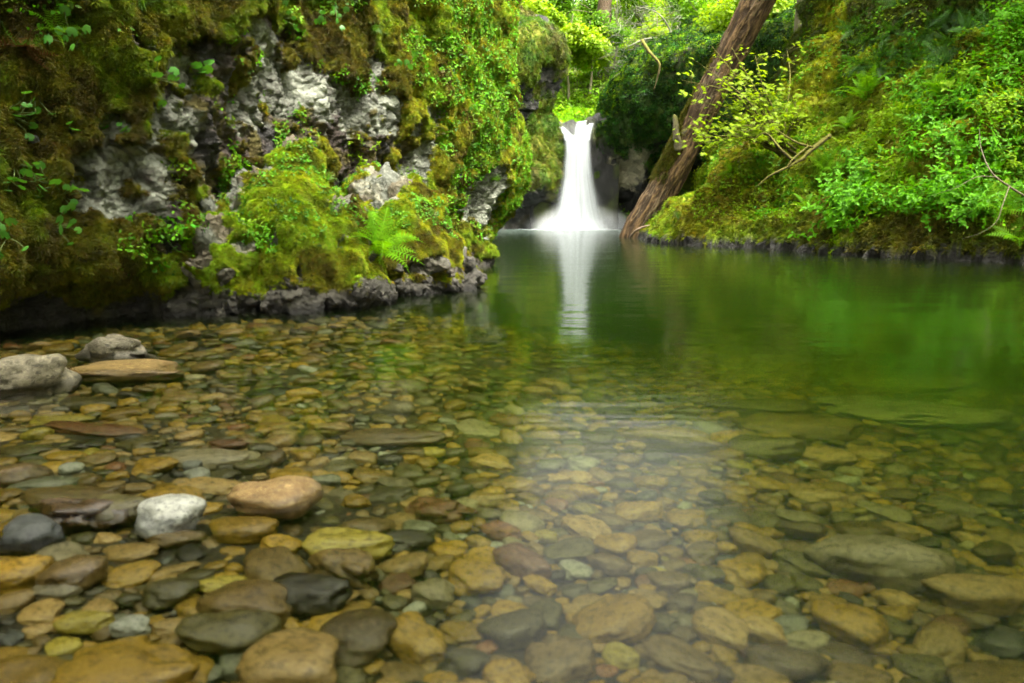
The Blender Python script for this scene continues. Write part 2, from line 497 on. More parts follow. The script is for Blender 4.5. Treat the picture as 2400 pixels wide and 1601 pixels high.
# colours of the thing itself: moss kinds, bare rock, lichen, wet foot
gr = fbm(B * 1.1, 3, 71); gr2 = fbm(B * 4.3, 3, 73)
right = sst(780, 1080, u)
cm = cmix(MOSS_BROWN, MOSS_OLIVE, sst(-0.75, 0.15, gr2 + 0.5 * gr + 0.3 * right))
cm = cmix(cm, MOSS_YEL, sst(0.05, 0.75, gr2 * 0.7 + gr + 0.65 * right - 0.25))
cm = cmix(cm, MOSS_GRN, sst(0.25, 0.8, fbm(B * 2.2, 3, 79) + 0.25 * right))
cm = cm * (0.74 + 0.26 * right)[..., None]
cr = cmix(ROCK_BROWN, ROCK_DARK, sst(-0.2, 0.5, fbm(B * 3.3, 3, 81)))
cr = cmix(cr, MOSS_BROWN, 0.7 * sst(0.0, 0.5, fbm(B * np.array([6, 6, 2.5]), 3, 83)))
cp = cmix(ROCK_GREY, ROCK_PALE, sst(-0.35, 0.4, fbm(B * 4.4, 4, 85)))
cp = cmix(cp, (0.10, 0.095, 0.075), 0.75 * crack * sst(-.4, .2, fbm(B * 2.6, 2, 86)))
c = cmix(cr, cp, pal)
c = cmix(c, ROCK_DARK, wetz * 0.85)
c = cmix(cm, c, sst(0.3, 0.6, rock))
nx = len(ss)
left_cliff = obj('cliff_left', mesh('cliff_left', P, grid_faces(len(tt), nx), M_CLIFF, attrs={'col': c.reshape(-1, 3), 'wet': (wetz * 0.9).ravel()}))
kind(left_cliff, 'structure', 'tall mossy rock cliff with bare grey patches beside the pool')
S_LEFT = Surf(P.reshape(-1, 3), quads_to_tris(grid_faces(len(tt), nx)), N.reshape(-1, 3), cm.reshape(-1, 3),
              moss=moss.ravel() * sst(0.06, 0.2, Z.ravel()), right=right.ravel(), z=Z.ravel())

# ---------------------------------------------------------------- boulders at the cliff's foot
def boulder(name, C0, ells, rock_blobs, seed, sub=7):
    D, T = ico(sub)
    C0 = np.asarray(C0, float)
    def f(Pq):
        s = 0
        for cx, cyy, cz, rx, ry, rz in ells:
            s = s + np.exp(-7.0 * (np.linalg.norm((Pq - np.array([cx, cyy, cz])) / np.array([rx, ry, rz]), axis=-1) - 1))
        return -np.log(s + 1e-30) / 7.0
    lo, hi = np.zeros(len(D)), np.full(len(D), 4.0)
    for _ in range(30):
        md = (lo + hi) / 2; ins = f(C0 + D * md[:, None]) < 0
        lo = np.where(ins, md, lo); hi = np.where(ins, hi, md)
    Bq = C0 + D * lo[:, None]
    n = tri_normals(Bq, T)
    u, v, _ = proj(Bq)
    wet = 1 - sst(0.11, 0.26, Bq[:, 2] + 0.12 * fbm(Bq * 2.6, 3, seed))
    rk = sst(0.33, 0.5, blobs(u + 16 * fbm(Bq * 3, 3, seed + 1), v + 16 * fbm(Bq * 3, 3, seed + 2), rock_blobs) + 0.28 * fbm(Bq * 6, 3, seed + 3))
    rock = np.maximum(rk, wet); moss = 1 - rock
    f1, _, _, _ = worley(Bq * 4.0, seed + 4); g1, _, _, _ = worley(Bq * 9.0, seed + 5)
    d = 0.11 * fbm(Bq * 1.7, 3, seed + 6) + moss * (0.13 * (0.6 - f1) + 0.06 * (0.6 - g1)) + rock * (0.11 * chips(Bq * 3.4, seed + 7) + 0.05 * chips(Bq * 8, seed + 8) + 0.018 * chips(Bq * 19, seed + 9)) + 0.04 * wet
    Pq = Bq + n * d[:, None]
    N = tri_normals(Pq, T)
    gr, gr2 = fbm(Bq * 1.4, 3, seed + 10), fbm(Bq * 5, 3, seed + 11)
    hi_ = sst(0.5, 1.5, Bq[:, 2] + 0.3 * gr)
    cm = cmix(MOSS_BROWN, MOSS_OLIVE, sst(-0.6, 0.3, gr2 + 0.4 * gr))
    cm = cmix(cm, MOSS_YEL, sst(0.0, 0.7, gr2 + 0.7 * hi_ - 0.15))
    cm = cmix(cm, MOSS_GRN, 0.8 * sst(0.3, 0.9, gr + 0.4 * hi_))
    cr = cmix(ROCK_GREY, np.array(ROCK_PALE) * np.array([.85, .78, .7]), sst(-0.2, 0.6, fbm(Bq * 6, 3, seed + 12)))
    cr = cmix(cr, (0.16, 0.13, 0.08), 0.8 * sst(0.0, 0.5, fbm(Bq * 4, 3, seed + 13)))
    cr = cmix(cr, (0.10, 0.09, 0.07), 0.85 * sst(.6, .3, Bq[:, 2])); cr = cmix(cr, (0.075, 0.070, 0.058), wet * 0.9); cr = cmix(cr, (0.02, 0.019, 0.016), sst(.10, .02, Bq[:, 2]))
    cm = np.clip(cm * np.array([1.2, 1.28, 1.1]), 0, .5)
    c = cmix(cm, cr, sst(0.3, 0.6, rock))
    root = empty(name, (C0[0], C0[1], 0))
    body = obj('rock', mesh('boulder_rock', Pq - np.array([C0[0], C0[1], 0]), T, M_CLIFF, attrs={'col': c, 'wet': wet * 0.75}), root)
    return root, Surf(Pq, T, N, cm, moss=moss * sst(0.04, 0.18, Pq[:, 2]), wet=wet)
bd_mid, S_MID = boulder('mossy_boulder', (-2.35, 7.55, 0.15),
    [(-2.28, 7.5, 0.1, .72, 1.0, 1.15), (-2.5, 7.95, 0.95, .40, .45, .80), (-2.78, 7.65, 0.6, .38, .5, .72), (-1.86, 7.4, 0.0, .5, .72, .80)],
    [(690, 322, 50, 28), (600, 398, 58, 32), (562, 450, 28, 60), (800, 470, 16, 18, .7), (640, 560, 18, 34, .8), (740, 690, 80, 26), (700, 625, 14, 30, .8), (880, 600, 20, 40, .8), (815, 560, 16, 26, .7)], 200)
bd_low, S_LOW = boulder('mossy_boulder', (-2.9, 6.68, 0.1),
    [(-2.86, 6.68, 0.0, .42, .48, .86), (-3.06, 6.6, 0.0, .34, .42, .55), (-2.96, 6.95, 0.86, .13, .15, .24)],
    [(490, 482, 34, 30), (500, 545, 46, 40), (470, 610, 44, 40), (445, 680, 50, 40), (560, 575, 30, 24, .8), (530, 640, 26, 30, .7)], 300)
bd_far, S_FARB = boulder('mossy_boulder', (-1.45, 8.8, 0.15),
    [(-1.45, 8.75, 0.1, .72, 1.0, 1.12), (-1.8, 9.3, 0.8, .40, .5, .84), (-0.86, 8.75, -0.05, .42, .5, .72)],
    [(905, 388, 50, 30), (865, 440, 36, 40), (910, 450, 40, 26, .8), (960, 420, 30, 16, .8), (1000, 625, 70, 26), (900, 470, 20, 16, .8), (1085, 600, 16, 40, .7)], 400)
tag(bd_mid, 'tallest mossy boulder, its pale bare peak against the cliff', 'boulder', 'boulders at the foot of the cliff')
tag(bd_low, 'smallest mossy boulder with a knobbly bare top and leafy sprig beside it', 'boulder', 'boulders at the foot of the cliff')
tag(bd_far, 'mossy boulder reaching farthest into the pool, beyond the bright fern', 'boulder', 'boulders at the foot of the cliff')

# broken knobs of rock along the foot of the boulders
KNOB = []
for q in range(6):
    Vk, Tk = ico(4); r = np.random.default_rng(q)
    Vk = Vk * (1 + 0.34 * chips(Vk * 1.15 + q * 9.1, 50 + q)[:, None]) * np.array([1, .8, .85])
    cc = cmix((0.13, 0.12, 0.098), (0.04, 0.037, 0.03), sst(-0.3, 0.4, fbm(Vk * 2.4, 3, q)))
    KNOB.append(mesh('rock_knob', Vk, Tk, M_CLIFF, attrs={'col': cc, 'wet': np.full(len(Vk), .5)}))
for root, S, n in ((bd_mid, S_MID, 16), (bd_low, S_LOW, 9), (bd_far, S_FARB, 14)):
    w = S.m['wet'] * (S.V[:, 2] > -0.02) * seen(S.V, S.N, 50, 0.0)
    p, nn, _ = S.sample(w, n)
    for a, b in zip(p, nn):
        s = random.uniform(.04, .10)
        o = obj('rock_knob', random.choice(KNOB), root, a - np.array(root.location) - b * s * .35, [random.uniform(0, 6.28) for _ in range(3)], (s, s * random.uniform(.7, 1), s * random.uniform(.8, 1.3)))

# ---------------------------------------------------------------- bank on the far side, right of the log
shore = [wat(a, b)[:2] for a, b in ((1478, 552), (1498, 557), (1528, 565), (1562, 571), (1650, 576), (1750, 580), (1830, 585), (1900, 591), (2000, 599), (2100, 604), (2250, 611), (2400, 618))]
shore = [np.array(q) for q in ((18, 38), (11, 34.5), (8, 32.4), (6.2, 30.6))] + shore + [np.array(q) for q in ((11.6, 11.0), (13.0, 8.6), (14.2, 4), (15, -4), (17, -24))]
SH = crom(shore, 260)
def shore_dist(X, Y):
    best = np.full(X.shape, 1e9)
    for k in range(len(SH) - 1):
        a, b = SH[k], SH[k + 1]; e = b - a
        t = np.clip(((X - a[0]) * e[0] + (Y - a[1]) * e[1]) / (e @ e), 0, 1)
        dx, dy = X - a[0] - t * e[0], Y - a[1] - t * e[1]
        best = np.minimum(best, dx * dx + dy * dy)
    poly = np.concatenate([SH, [[60, -24], [60, 60], [18, 60]]])
    ins = np.zeros(X.shape, bool)
    for k in range(len(poly)):
        a, b = poly[k], poly[(k + 1) % len(poly)]
        if a[1] == b[1]: continue
        cr = ((a[1] > Y) != (b[1] > Y)) & (X < (b[0] - a[0]) * (Y - a[1]) / (b[1] - a[1]) + a[0])
        ins ^= cr
    return np.sqrt(best) * np.where(ins, 1, -1)
xs = np.concatenate([np.arange(3.6, 13.5, 0.055), np.arange(13.5, 18, 0.12), np.arange(18, 40, 1.0)])
ys = np.concatenate([np.arange(-24, 9.5, 0.6), np.arange(9.5, 29.5, 0.055), np.arange(29.5, 34, 0.08), np.arange(34, 46, 0.5)])
X, Y = np.meshgrid(xs, ys)
dd = shore_dist(X, Y)
Q0 = np.stack([X, Y, X * 0], -1)
dd = dd + 0.35 * fbm(Q0 * 0.7, 3, 501) * sst(0.0, 1.0, dd) + 0.10 * fbm(Q0 * 3, 3, 502)
steep = np.interp(dd, [-3, -0.3, 0, 0.10, 0.30, 0.50, 0.9, 2.5, 4.6, 5.2, 6.2, 8, 12, 30], [-2.4, -.5, -.06, .30, .85, 1.25, 1.6, 3.0, 5.2, 6.5, 9.5, 13, 16, 22])
gent = np.interp(dd, [-3, -0.3, 0, 0.12, 0.45, 1.0, 2.5, 4.6, 5.4, 6.6, 8, 12, 30], [-2.4, -.5, -.04, .28, .7, 1.05, 2.3, 4.9, 6.8, 9.8, 13, 16, 22])
Zb = np.where(True, gent + (steep - gent) * sst(20.5, 17.0, Y), 0)
Pb = np.stack([X, Y, Zb], -1)
N = grid_normals(Pb); N = N * np.sign(N[..., 2:].mean())
b1, _, _, _ = worley(Pb * 1.5, 510); b2, _, _, _ = worley(Pb * 4.2, 511)
wet = 1 - sst(0.16, 0.34, Zb + 0.14 * fbm(Pb * 2, 3, 512))
dsp = 0.5 * fbm(Pb * 0.7, 3, 513) * sst(0.2, 1.5, dd) + (1 - wet) * (0.45 * (0.6 - b1) * sst(0.2, 1.2, dd) + 0.14 * (0.6 - b2)) + wet * (0.16 * chips(Pb * 2.6, 514) + 0.08 * chips(Pb * 6, 515) + 0.05)
Pb = Pb + N * (dsp * (Y > 8))[..., None]
N = grid_normals(Pb); N = N * np.sign(N[..., 2:].mean())
gr, gr2 = fbm(Pb * 0.8, 3, 520), fbm(Pb * 3, 3, 521)
cm = cmix(MOSS_OLIVE, MOSS_YEL, sst(-0.7, 0.2, gr2 + gr * .5)); cm = cmix(cm, MOSS_GRN, sst(-0.45, 0.3, gr + 0.3 * gr2))
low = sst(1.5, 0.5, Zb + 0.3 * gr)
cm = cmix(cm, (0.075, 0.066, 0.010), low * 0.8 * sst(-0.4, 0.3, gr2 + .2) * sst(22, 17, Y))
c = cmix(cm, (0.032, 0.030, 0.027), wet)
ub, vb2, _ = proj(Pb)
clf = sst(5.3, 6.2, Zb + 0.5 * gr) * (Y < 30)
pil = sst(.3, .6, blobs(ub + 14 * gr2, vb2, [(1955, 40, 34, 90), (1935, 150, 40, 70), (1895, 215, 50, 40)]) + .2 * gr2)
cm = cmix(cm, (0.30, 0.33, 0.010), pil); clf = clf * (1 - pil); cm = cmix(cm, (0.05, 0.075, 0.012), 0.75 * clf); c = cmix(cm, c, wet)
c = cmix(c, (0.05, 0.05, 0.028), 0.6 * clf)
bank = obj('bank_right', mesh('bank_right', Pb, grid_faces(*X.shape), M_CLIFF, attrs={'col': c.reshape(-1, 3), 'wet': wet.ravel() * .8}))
kind(bank, 'structure', 'steep overgrown mossy bank rising from the pool')
S_BANK = Surf(Pb.reshape(-1, 3), quads_to_tris(grid_faces(*X.shape)), N.reshape(-1, 3), cm.reshape(-1, 3),
              moss=(1 - wet).ravel() * sst(0.15, 0.3, Zb.ravel()), z=Zb.ravel(), d=dd.ravel(), low=low.ravel(), y=Y.ravel(), clf=clf.ravel(), pil=pil.ravel())

# ---------------------------------------------------------------- the bowl round the fall
def bowl(name, A, Bn, U, V, Yd, seed, label, extra=None):
    G = np.stack([np.stack([at(U[j, i], V[j, i], Yd[j, i]) for i in range(U.shape[1])]) for j in range(U.shape[0])])
    n = grid_normals(G)
    cdir = np.array([0, 0, CAM_H]) - G; n = n * np.sign((n * cdir).sum(-1).mean())
    mm = fbm(G * 0.5, 4, seed)
    f1, _, _, _ = worley(G * 0.9, seed + 1); ck = chips(G * 0.8, seed + 2) * 0.25 + chips(G * 2.1, seed + 3) * 0.16
    moss = extra['moss'](U, V, G, mm)
    G2 = G + n * (0.7 * fbm(G * 0.22, 3, seed + 4) + moss * 0.5 * (0.6 - f1) + (1 - moss) * ck * 0.7)[..., None]
    N = grid_normals(G2); N = N * np.sign((N * cdir).sum(-1).mean())
    c, cm = extra['col'](U, V, G, moss)
    o = obj(name, mesh(name, G2, grid_faces(*U.shape), M_FAR, attrs={'col': c.reshape(-1, 3), 'wet': np.zeros(U.size)}))
    kind(o, 'structure', label)
    return o, Surf(G2.reshape(-1, 3), quads_to_tris(grid_faces(*U.shape)), N.reshape(-1, 3), cm.reshape(-1, 3), moss=moss.ravel(), pu=U.ravel(), pv=V.ravel())
FG, FY, FD = (0.075, 0.125, 0.010), (0.15, 0.16, 0.012), (0.032, 0.034, 0.030)
# left wall of the bowl
vv = np.concatenate([np.linspace(552, 10, 200), np.linspace(8, -30, 10)])
aa = np.linspace(0, 1, 110)
uR = np.interp(-vv, [-560, -535, -480, -420, -350, -310, -285, -262, -225, -180, -130, -90, -50, -20, 30], [1330, 1328, 1324, 1322, 1316, 1298, 1280, 1272, 1274, 1290, 1311, 1309, 1282, 1225, 1190])
U = 1010 + (uR[:, None] - 1010) * np.minimum(aa / 0.9, 1)[None]
V = np.broadcast_to(vv[:, None], U.shape).copy()
Yd = 36 + 11.5 * np.minimum(aa / 0.9, 1)[None] ** 0.8 + 26 * np.maximum(aa - 0.9, 0)[None] + 1.8 * sst(430, 520, V) - 2.5 * sst(260, 60, V) + 9 * sst(14, -30, V)
def mossL(u, v, G, m): return np.clip(sst(-0.2, 0.3, m + 0.5 * blobs(u, v, [(1255, 300, 60, 90), (1230, 80, 80, 60), (1300, 110, 25, 60), (1270, 420, 70, 80), (1200, 200, 40, 120)]) - 0.1), 0, 1) * sst(545, 480, v + 20 * m)
def colL(u, v, G, m):
    a = fbm(G * 0.9, 3, 601)
    cm = cmix(FG, FY, sst(-0.3, 0.5, a + 0.3))
    cm = cmix(cm, (0.10, 0.075, 0.015), 0.7 * sst(0.1, 0.5, fbm(G * 0.6, 3, 602)))
    cr = cmix(FD, (0.10, 0.095, 0.085), sst(0.0, 0.6, fbm(G * 1.3, 3, 603)))
    return cmix(cr, cm, m), cm
bl, S_BL = bowl('cliff_beside_fall_left', 0, 0, U, V, Yd, 600, 'dark overhanging rock wall left of the waterfall', {'moss': mossL, 'col': colL})
# right wall, hollowed out below
uu = np.concatenate([np.linspace(1386, 1720, 170), np.linspace(1724, 2080, 50)])
vtop = np.interp(uu, [1386, 1398, 1425, 1470, 1520, 1600, 1700, 1800, 1950, 2100], [288, 284, 250, 186, 152, 120, 100, 85, 60, 40])
bb = np.concatenate([np.linspace(0, 1, 150), 1 + np.linspace(0, 1, 14)[1:]])
V = np.where(bb[:, None] <= 1, 552 + (vtop[None] - 552) * bb[:, None], vtop[None] - 60 * (bb[:, None] - 1))
U = np.broadcast_to(uu[None], V.shape).copy()
uedge = np.interp(-V, [-560, -535, -450, -380, -330, -290, -270], [1388, 1388, 1390, 1391, 1393, 1401, 1406])
U = np.where(U < 1500, uedge + (U - 1386) * (1500 - uedge) / (1500 - 1386), U)
cave = sst(1500, 1600, U) * sst(330, 440, V + 0.35 * (U - 1600) * 0.3) * 7.0 + sst(430, 520, V) * 2.0
Yd = 47.5 - 9.5 * sst(1400, 1900, U) + cave - 2.5 * sst(420, 250, V) * sst(1390, 1480, U) + 13 * np.maximum(bb[:, None] - 1, 0) + 3.0 * sst(1398, 1384, U)
def mossR(u, v, G, m): return np.clip(sst(-0.25, 0.25, m + 0.75 * sst(330, 250, v - 0.1 * (u - 1400)) + 1.0 * blobs(u, v, [(1400, 400, 34, 110), (1420, 300, 50, 50)]) - 0.45 * blobs(u, v, [(1470, 380, 70, 80)]) - 0.8 * sst(1540, 1620, u) * sst(330, 400, v)), 0, 1) * sst(540, 470, v)
def colR(u, v, G, m):
    a = fbm(G * 0.9, 3, 611)
    cm = cmix((0.035, 0.07, 0.008), (0.07, 0.115, 0.01), sst(-0.2, 0.5, a + 0.5 * sst(230, 160, v) + 0.6 * sst(1460, 1400, u)))
    cr = cmix((0.022, 0.023, 0.02), (0.05, 0.05, 0.035), sst(0.0, 0.6, fbm(G * 1.3, 3, 613)))
    li = sst(0.38, 0.6, blobs(u, v, [(1478, 330, 42, 50), (1490, 385, 40, 50), (1450, 410, 40, 50), (1500, 350, 22, 60)]) + 0.3 * fbm(G * 2.0, 4, 614))
    cr = cmix(cr, (0.25, 0.23, 0.15), li * .9)
    return cmix(cr, cm, m), cm
br, S_BR = bowl('cliff_beside_fall_right', 0, 0, U, V, Yd, 610, 'hollowed rock wall hung with ferns behind the leaning log', {'moss': mossR, 'col': colR})

# ledge the stream pours over
zl = at(1340, 281, 48.5)[2]
rows = []
for Yq, zq in ((46.9, -1), (47.4, zl - 3.0), (47.6, zl - 1.3), (47.9, zl - 0.55), (48.4, zl - 0.22), (49.5, zl - 0.12), (53, zl), (58, zl + .35), (66, zl + 1.2)):
    x = np.linspace(1.2, 7.2, 60) if Yq < 49.8 else np.linspace(0.6, 8.2, 60)
    v0 = (x - 4.15) / 1.7
    rows.append(np.stack([x, np.full(60, Yq), zq + np.minimum(0.5 * np.abs(v0) ** 2.4, .5) * (zq > 0)], -1))
G = np.stack(rows)
G = np.stack([crom(G[:, i], 70) for i in range(60)], 1)
n = grid_normals(G)
G = G + n * (0.22 * chips(G * 1.2, 630) + 0.12 * fbm(G * 2, 3, 631))[..., None]
ledge = obj('stream_ledge', mesh('stream_ledge', G, grid_faces(70, 60), M_FAR, attrs={'col': cmix((0.03, 0.03, 0.028), (0.06, 0.075, 0.02), sst(0, .5, fbm(G, 3, 632))).reshape(-1, 3), 'wet': np.full(4200, .25)}))
kind(ledge, 'structure', 'dark wet rock ledge the stream pours over')

# hillside behind the fall
xs = np.linspace(-45, 60, 150); ys = np.linspace(49, 120, 110)
X, Y = np.meshgrid(xs, ys)
Q0 = np.stack([X, Y, X * 0], -1)
val = np.abs(X - 4 - 0.10 * (Y - 50))
Zh = zl - 0.6 + np.maximum(val - 2.3, 0) * 0.75 * sst(49, 56, Y) + (Y - 50) * 0.20 + 0.30 * np.maximum(Y - 58, 0) + 1.2 * fbm(Q0 * 0.12, 3, 640)
Zh = np.minimum(Zh, 27) - 5.0 * sst(51.5, 49, Y) - 14 * sst(8, 14, np.abs(X - 4)) * sst(58, 50, Y)
G = np.stack([X, Y, Zh], -1)
hc = cmix((0.05, 0.06, 0.012), (0.12, 0.17, 0.015), sst(-0.4, 0.4, fbm(G * 0.4, 3, 641)))
hill = obj('hillside', mesh('hillside', G, grid_faces(*X.shape), M_FAR, attrs={'col': hc.reshape(-1, 3), 'wet': np.zeros(X.size)}))
kind(hill, 'structure', 'wooded hillside above and behind the waterfall')
N = grid_normals(G); N = N * np.sign(N[..., 2:].mean())
S_HILL = Surf(G.reshape(-1, 3), quads_to_tris(grid_faces(*X.shape)), N.reshape(-1, 3), hc.reshape(-1, 3))

# ---------------------------------------------------------------- stream bed and water
def bed_depth(x, y):
    yd = np.interp(x, [-4, -2, -1, 0, 1, 2, 4], [7.5, 6.6, 5.9, 5.3, 4.9, 4.6, 4.2])
    out_ = sst(-1.4, 0.6, np.asarray(x, float))
    sh = 0.058 + 0.115 * out_ + 0.02 * np.clip(x, 0, 6) + (0.010 + 0.026 * out_) * np.clip(y - 1.5, 0, 6)
    return np.minimum(sh + 0.06 * np.clip(x - .4, 0, 3) + 0.062 * np.maximum(y - yd, 0) ** 1.1 + 0.25 * np.maximum(y - 9, 0), 3.2)
xs = np.concatenate([np.arange(-9, -5, .5), np.arange(-5, 5, .06), np.arange(5, 19, .5)]); ys = np.concatenate([np.arange(-24, 0.4, 1.2), np.arange(.4, 10, .06), np.arange(10, 56, .7)])
X, Y = np.meshgrid(xs, ys)
Zd = -bed_depth(X, Y) + 0.02 * fbm(np.stack([X, Y, X * 0], -1) * 1.4, 3, 700)
G = np.stack([X, Y, Zd], -1)
bc = cmix((0.018, 0.014, 0.006), (0.045, 0.037, 0.013), sst(-.4, .4, fbm(G * 6, 3, 701)))
bc = cmix(bc, (0.03, 0.055, 0.008), sst(.5, 1.2, -Zd))
M_BED = surf_mat('bed_gravel', 45, 0.7, 0.9, 0.02, 0.7, vor=38)
bed = obj('stream_bed', mesh('stream_bed', G, grid_faces(*X.shape), M_BED, attrs={'col': bc.reshape(-1, 3), 'wet': np.zeros(X.size)}))
kind(bed, 'structure', 'gravel bed of the clear pool')

k = NT('clear_water'); p = k.pos()
mp = k.n('ShaderNodeMapping'); mp.inputs['Scale'].default_value = (0.55, 1.5, 1.0); k.l(p, mp.inputs['Vector'])
n1 = k.noise(1.3, 3, 0.5, mp.outputs[0]); n2 = k.noise(7.0, 3, 0.55, mp.outputs[0])
sp = k.n('ShaderNodeSeparateXYZ'); k.l(p, sp.inputs[0])
rif = k.n('ShaderNodeMapRange'); rif.interpolation_type = 'SMOOTHSTEP'; k.l(sp.outputs['X'], rif.inputs[0])
rif.inputs[1].default_value = -1.0; rif.inputs[2].default_value = 0.5                       # the current runs past on this side
nr = k.n('ShaderNodeMapRange'); nr.interpolation_type = 'SMOOTHSTEP'; k.l(sp.outputs['Y'], nr.inputs[0])
nr.inputs[1].default_value = 4.2; nr.inputs[2].default_value = 1.8
rip = k.mul(rif.outputs[0], nr.outputs[0])
h = k.mul(k.mul(n1, 0.6), k.mul(n2, k.mul(k.mul(rip, 0.16), 0.015, 'ADD')), 'ADD')
bp = k.n('ShaderNodeBump', Strength=0.35, Distance=0.06); k.l(h, bp.inputs['Height'])
fr = k.n('ShaderNodeFresnel', IOR=1.33); k.l(bp.outputs['Normal'], fr.inputs['Normal'])
gl = k.n('ShaderNodeBsdfGlossy', Roughness=0.09); gl.distribution = 'GGX'; k.l(bp.outputs['Normal'], gl.inputs['Normal'])
k.l(k.mul(k.mul(rip, 0.13), 0.095, 'ADD'), gl.inputs['Roughness'])
tr = k.n('ShaderNodeBsdfTransparent'); tr.inputs[0].default_value = (0.98, 0.99, 0.97, 1)
ms = k.n('ShaderNodeMixShader'); k.l(fr.outputs[0], ms.inputs[0]); k.l(tr.outputs[0], ms.inputs[1]); k.l(gl.outputs[0], ms.inputs[2])
# churned, milky water below the fall
ln = k.n('ShaderNodeVectorMath'); ln.operation = 'DISTANCE'; k.l(p, ln.inputs[0]); ln.inputs[1].default_value = tuple(wat(1355, 535))
mk = k.n('ShaderNodeMapRange'); mk.interpolation_type = 'SMOOTHSTEP'; k.l(ln.outputs['Value'], mk.inputs[0])
mk.inputs[1].default_value = 30.0; mk.inputs[2].default_value = 2.0; mk.inputs[4].default_value = 0.5
df = k.n('ShaderNodeBsdfDiffuse'); df.inputs[0].default_value = (0.20, 0.27, 0.24, 1)
m2 = k.n('ShaderNodeMixShader'); k.l(k.mul(mk.outputs[0], mk.outputs[0]), m2.inputs[0]); k.l(ms.outputs[0], m2.inputs[1]); k.l(df.outputs[0], m2.inputs[2])
# foam spreading from the plunge
fv = k.n('ShaderNodeVectorMath'); fv.operation = 'SUBTRACT'; k.l(p, fv.inputs[0]); fv.inputs[1].default_value = tuple(wat(1350, 537))
fm = k.n('ShaderNodeVectorMath'); fm.operation = 'MULTIPLY'; k.l(fv.outputs[0], fm.inputs[0]); fm.inputs[1].default_value = (1 / 4.6, 1 / 3.6, 0)
fl = k.n('ShaderNodeVectorMath'); fl.operation = 'LENGTH'; k.l(fm.outputs[0], fl.inputs[0])
fa = k.n('ShaderNodeMapRange'); k.l(k.mul(fl.outputs['Value'], k.mul(k.noise(3.0, 3, 0.6, p), 0.5), 'ADD'), fa.inputs[0]); fa.inputs[1].default_value = 1.25; fa.inputs[2].default_value = 0.45; fa.inputs[4].default_value = 0.9
fd = k.n('ShaderNodeBsdfDiffuse'); fd.inputs[0].default_value = (0.66, 0.71, 0.72, 1)
m3 = k.n('ShaderNodeMixShader'); k.l(fa.outputs[0], m3.inputs[0]); k.l(m2.outputs[0], m3.inputs[1]); k.l(fd.outputs[0], m3.inputs[2])
k.l(m3.outputs[0], k.out.inputs[0])
va = k.n('ShaderNodeVolumeAbsorption', Density=2.5); va.inputs['Color'].default_value = (0.74, 0.79, 0.32, 1)
vc = k.n('ShaderNodeVolumeScatter', Density=0.07, Anisotropy=0.0); vc.inputs['Color'].default_value = (0.35, 0.75, 0.12, 1)
av = k.n('ShaderNodeAddShader'); k.l(va.outputs[0], av.inputs[0]); k.l(vc.outputs[0], av.inputs[1])
k.l(av.outputs[0], k.out.inputs['Volume'])
V8 = np.array([(x, y, z) for z in (-4, 0) for y in (-24, 60) for x in (-14, 24)], float)
water = obj('water', mesh('water', V8, np.array([(0, 2, 3, 1), (4, 5, 7, 6), (0, 1, 5, 4), (2, 6, 7, 3), (0, 4, 6, 2), (1, 3, 7, 5)]), k.m, smooth=False))
kind(water, 'structure', 'clear green water of the pool')

# ================================================================== STONES OF THE BED
def stone_mat(name, c0, c1, spec=0.5, rough=0.32, speck=0.0):
    k = NT(name); p = k.objco(); oi = k.n('ShaderNodeObjectInfo')
    va = k.n('ShaderNodeVectorMath'); va.operation = 'ADD'; k.l(p, va.inputs[0]); k.l(oi.outputs['Random'], va.inputs[1])
    n1 = k.noise(1.7, 4, 0.6, va.outputs[0]); n2 = k.noise(14, 4, 0.7, va.outputs[0])
    col = k.mixc(k.ramp(n1, [(0.3, 0.0), (0.7, 1.0)]), c0, c1)
    g = k.mul(k.mul(k.mul(n2, 0.9), 0.55, 'ADD'), k.mul(k.mul(oi.outputs['Random'], 1.0), 0.6, 'ADD'))
    col = k.mixc(1.0, col, g, 'MULTIPLY')
    bl_ = k.noise(4.5, 3, 0.55, va.outputs[0])
    col = k.mixc(k.ramp(bl_, [(0.52, 0.0), (0.6, 0.55)]), col, tuple(x * .45 for x in c0))
    vn_ = k.n('ShaderNodeTexNoise', Scale=2.2, Detail=2, Distortion=2.5); k.l(va.outputs[0], vn_.inputs['Vector'])
    col = k.mixc(k.ramp(vn_.outputs[0], [(0.485, 0.0), (0.5, 0.5), (0.515, 0.0)]), col, tuple(min(x * 1.9 + .03, .6) for x in c1))
    if speck: col = k.mixc(k.ramp(k.noise(7, 3, 0.5, va.outputs[0]), [(0.62, 0.0), (0.68, speck)]), col, (0.03, 0.03, 0.03))
    sz_ = k.n('ShaderNodeSeparateXYZ'); k.l(k.pos(), sz_.inputs[0])
    dry = k.n('ShaderNodeMapRange'); dry.interpolation_type = 'SMOOTHSTEP'; k.l(k.mul(sz_.outputs['Z'], k.mul(n2, 0.02), 'ADD'), dry.inputs[0]); dry.inputs[1].default_value = .022; dry.inputs[2].default_value = .04
    col = k.mixc(1.0, col, k.mixc(dry.outputs[0], (0.85, 0.85, 0.85), (1.45, 1.42, 1.38)), 'MULTIPLY')
    b = k.n('ShaderNodeBsdfPrincipled', Roughness=rough); k.l(col, b.inputs['Base Color'])
    k.l(k.mul(k.mul(dry.outputs[0], .3), rough * .8, 'ADD'), b.inputs['Roughness']); b.inputs['Specular IOR Level'].default_value = spec
    bp = k.n('ShaderNodeBump', Strength=0.25, Distance=0.03); k.l(n2, bp.inputs['Height']); k.l(bp.outputs['Normal'], b.inputs['Normal'])
    k.l(b.outputs[0], k.out.inputs[0]); return k.m
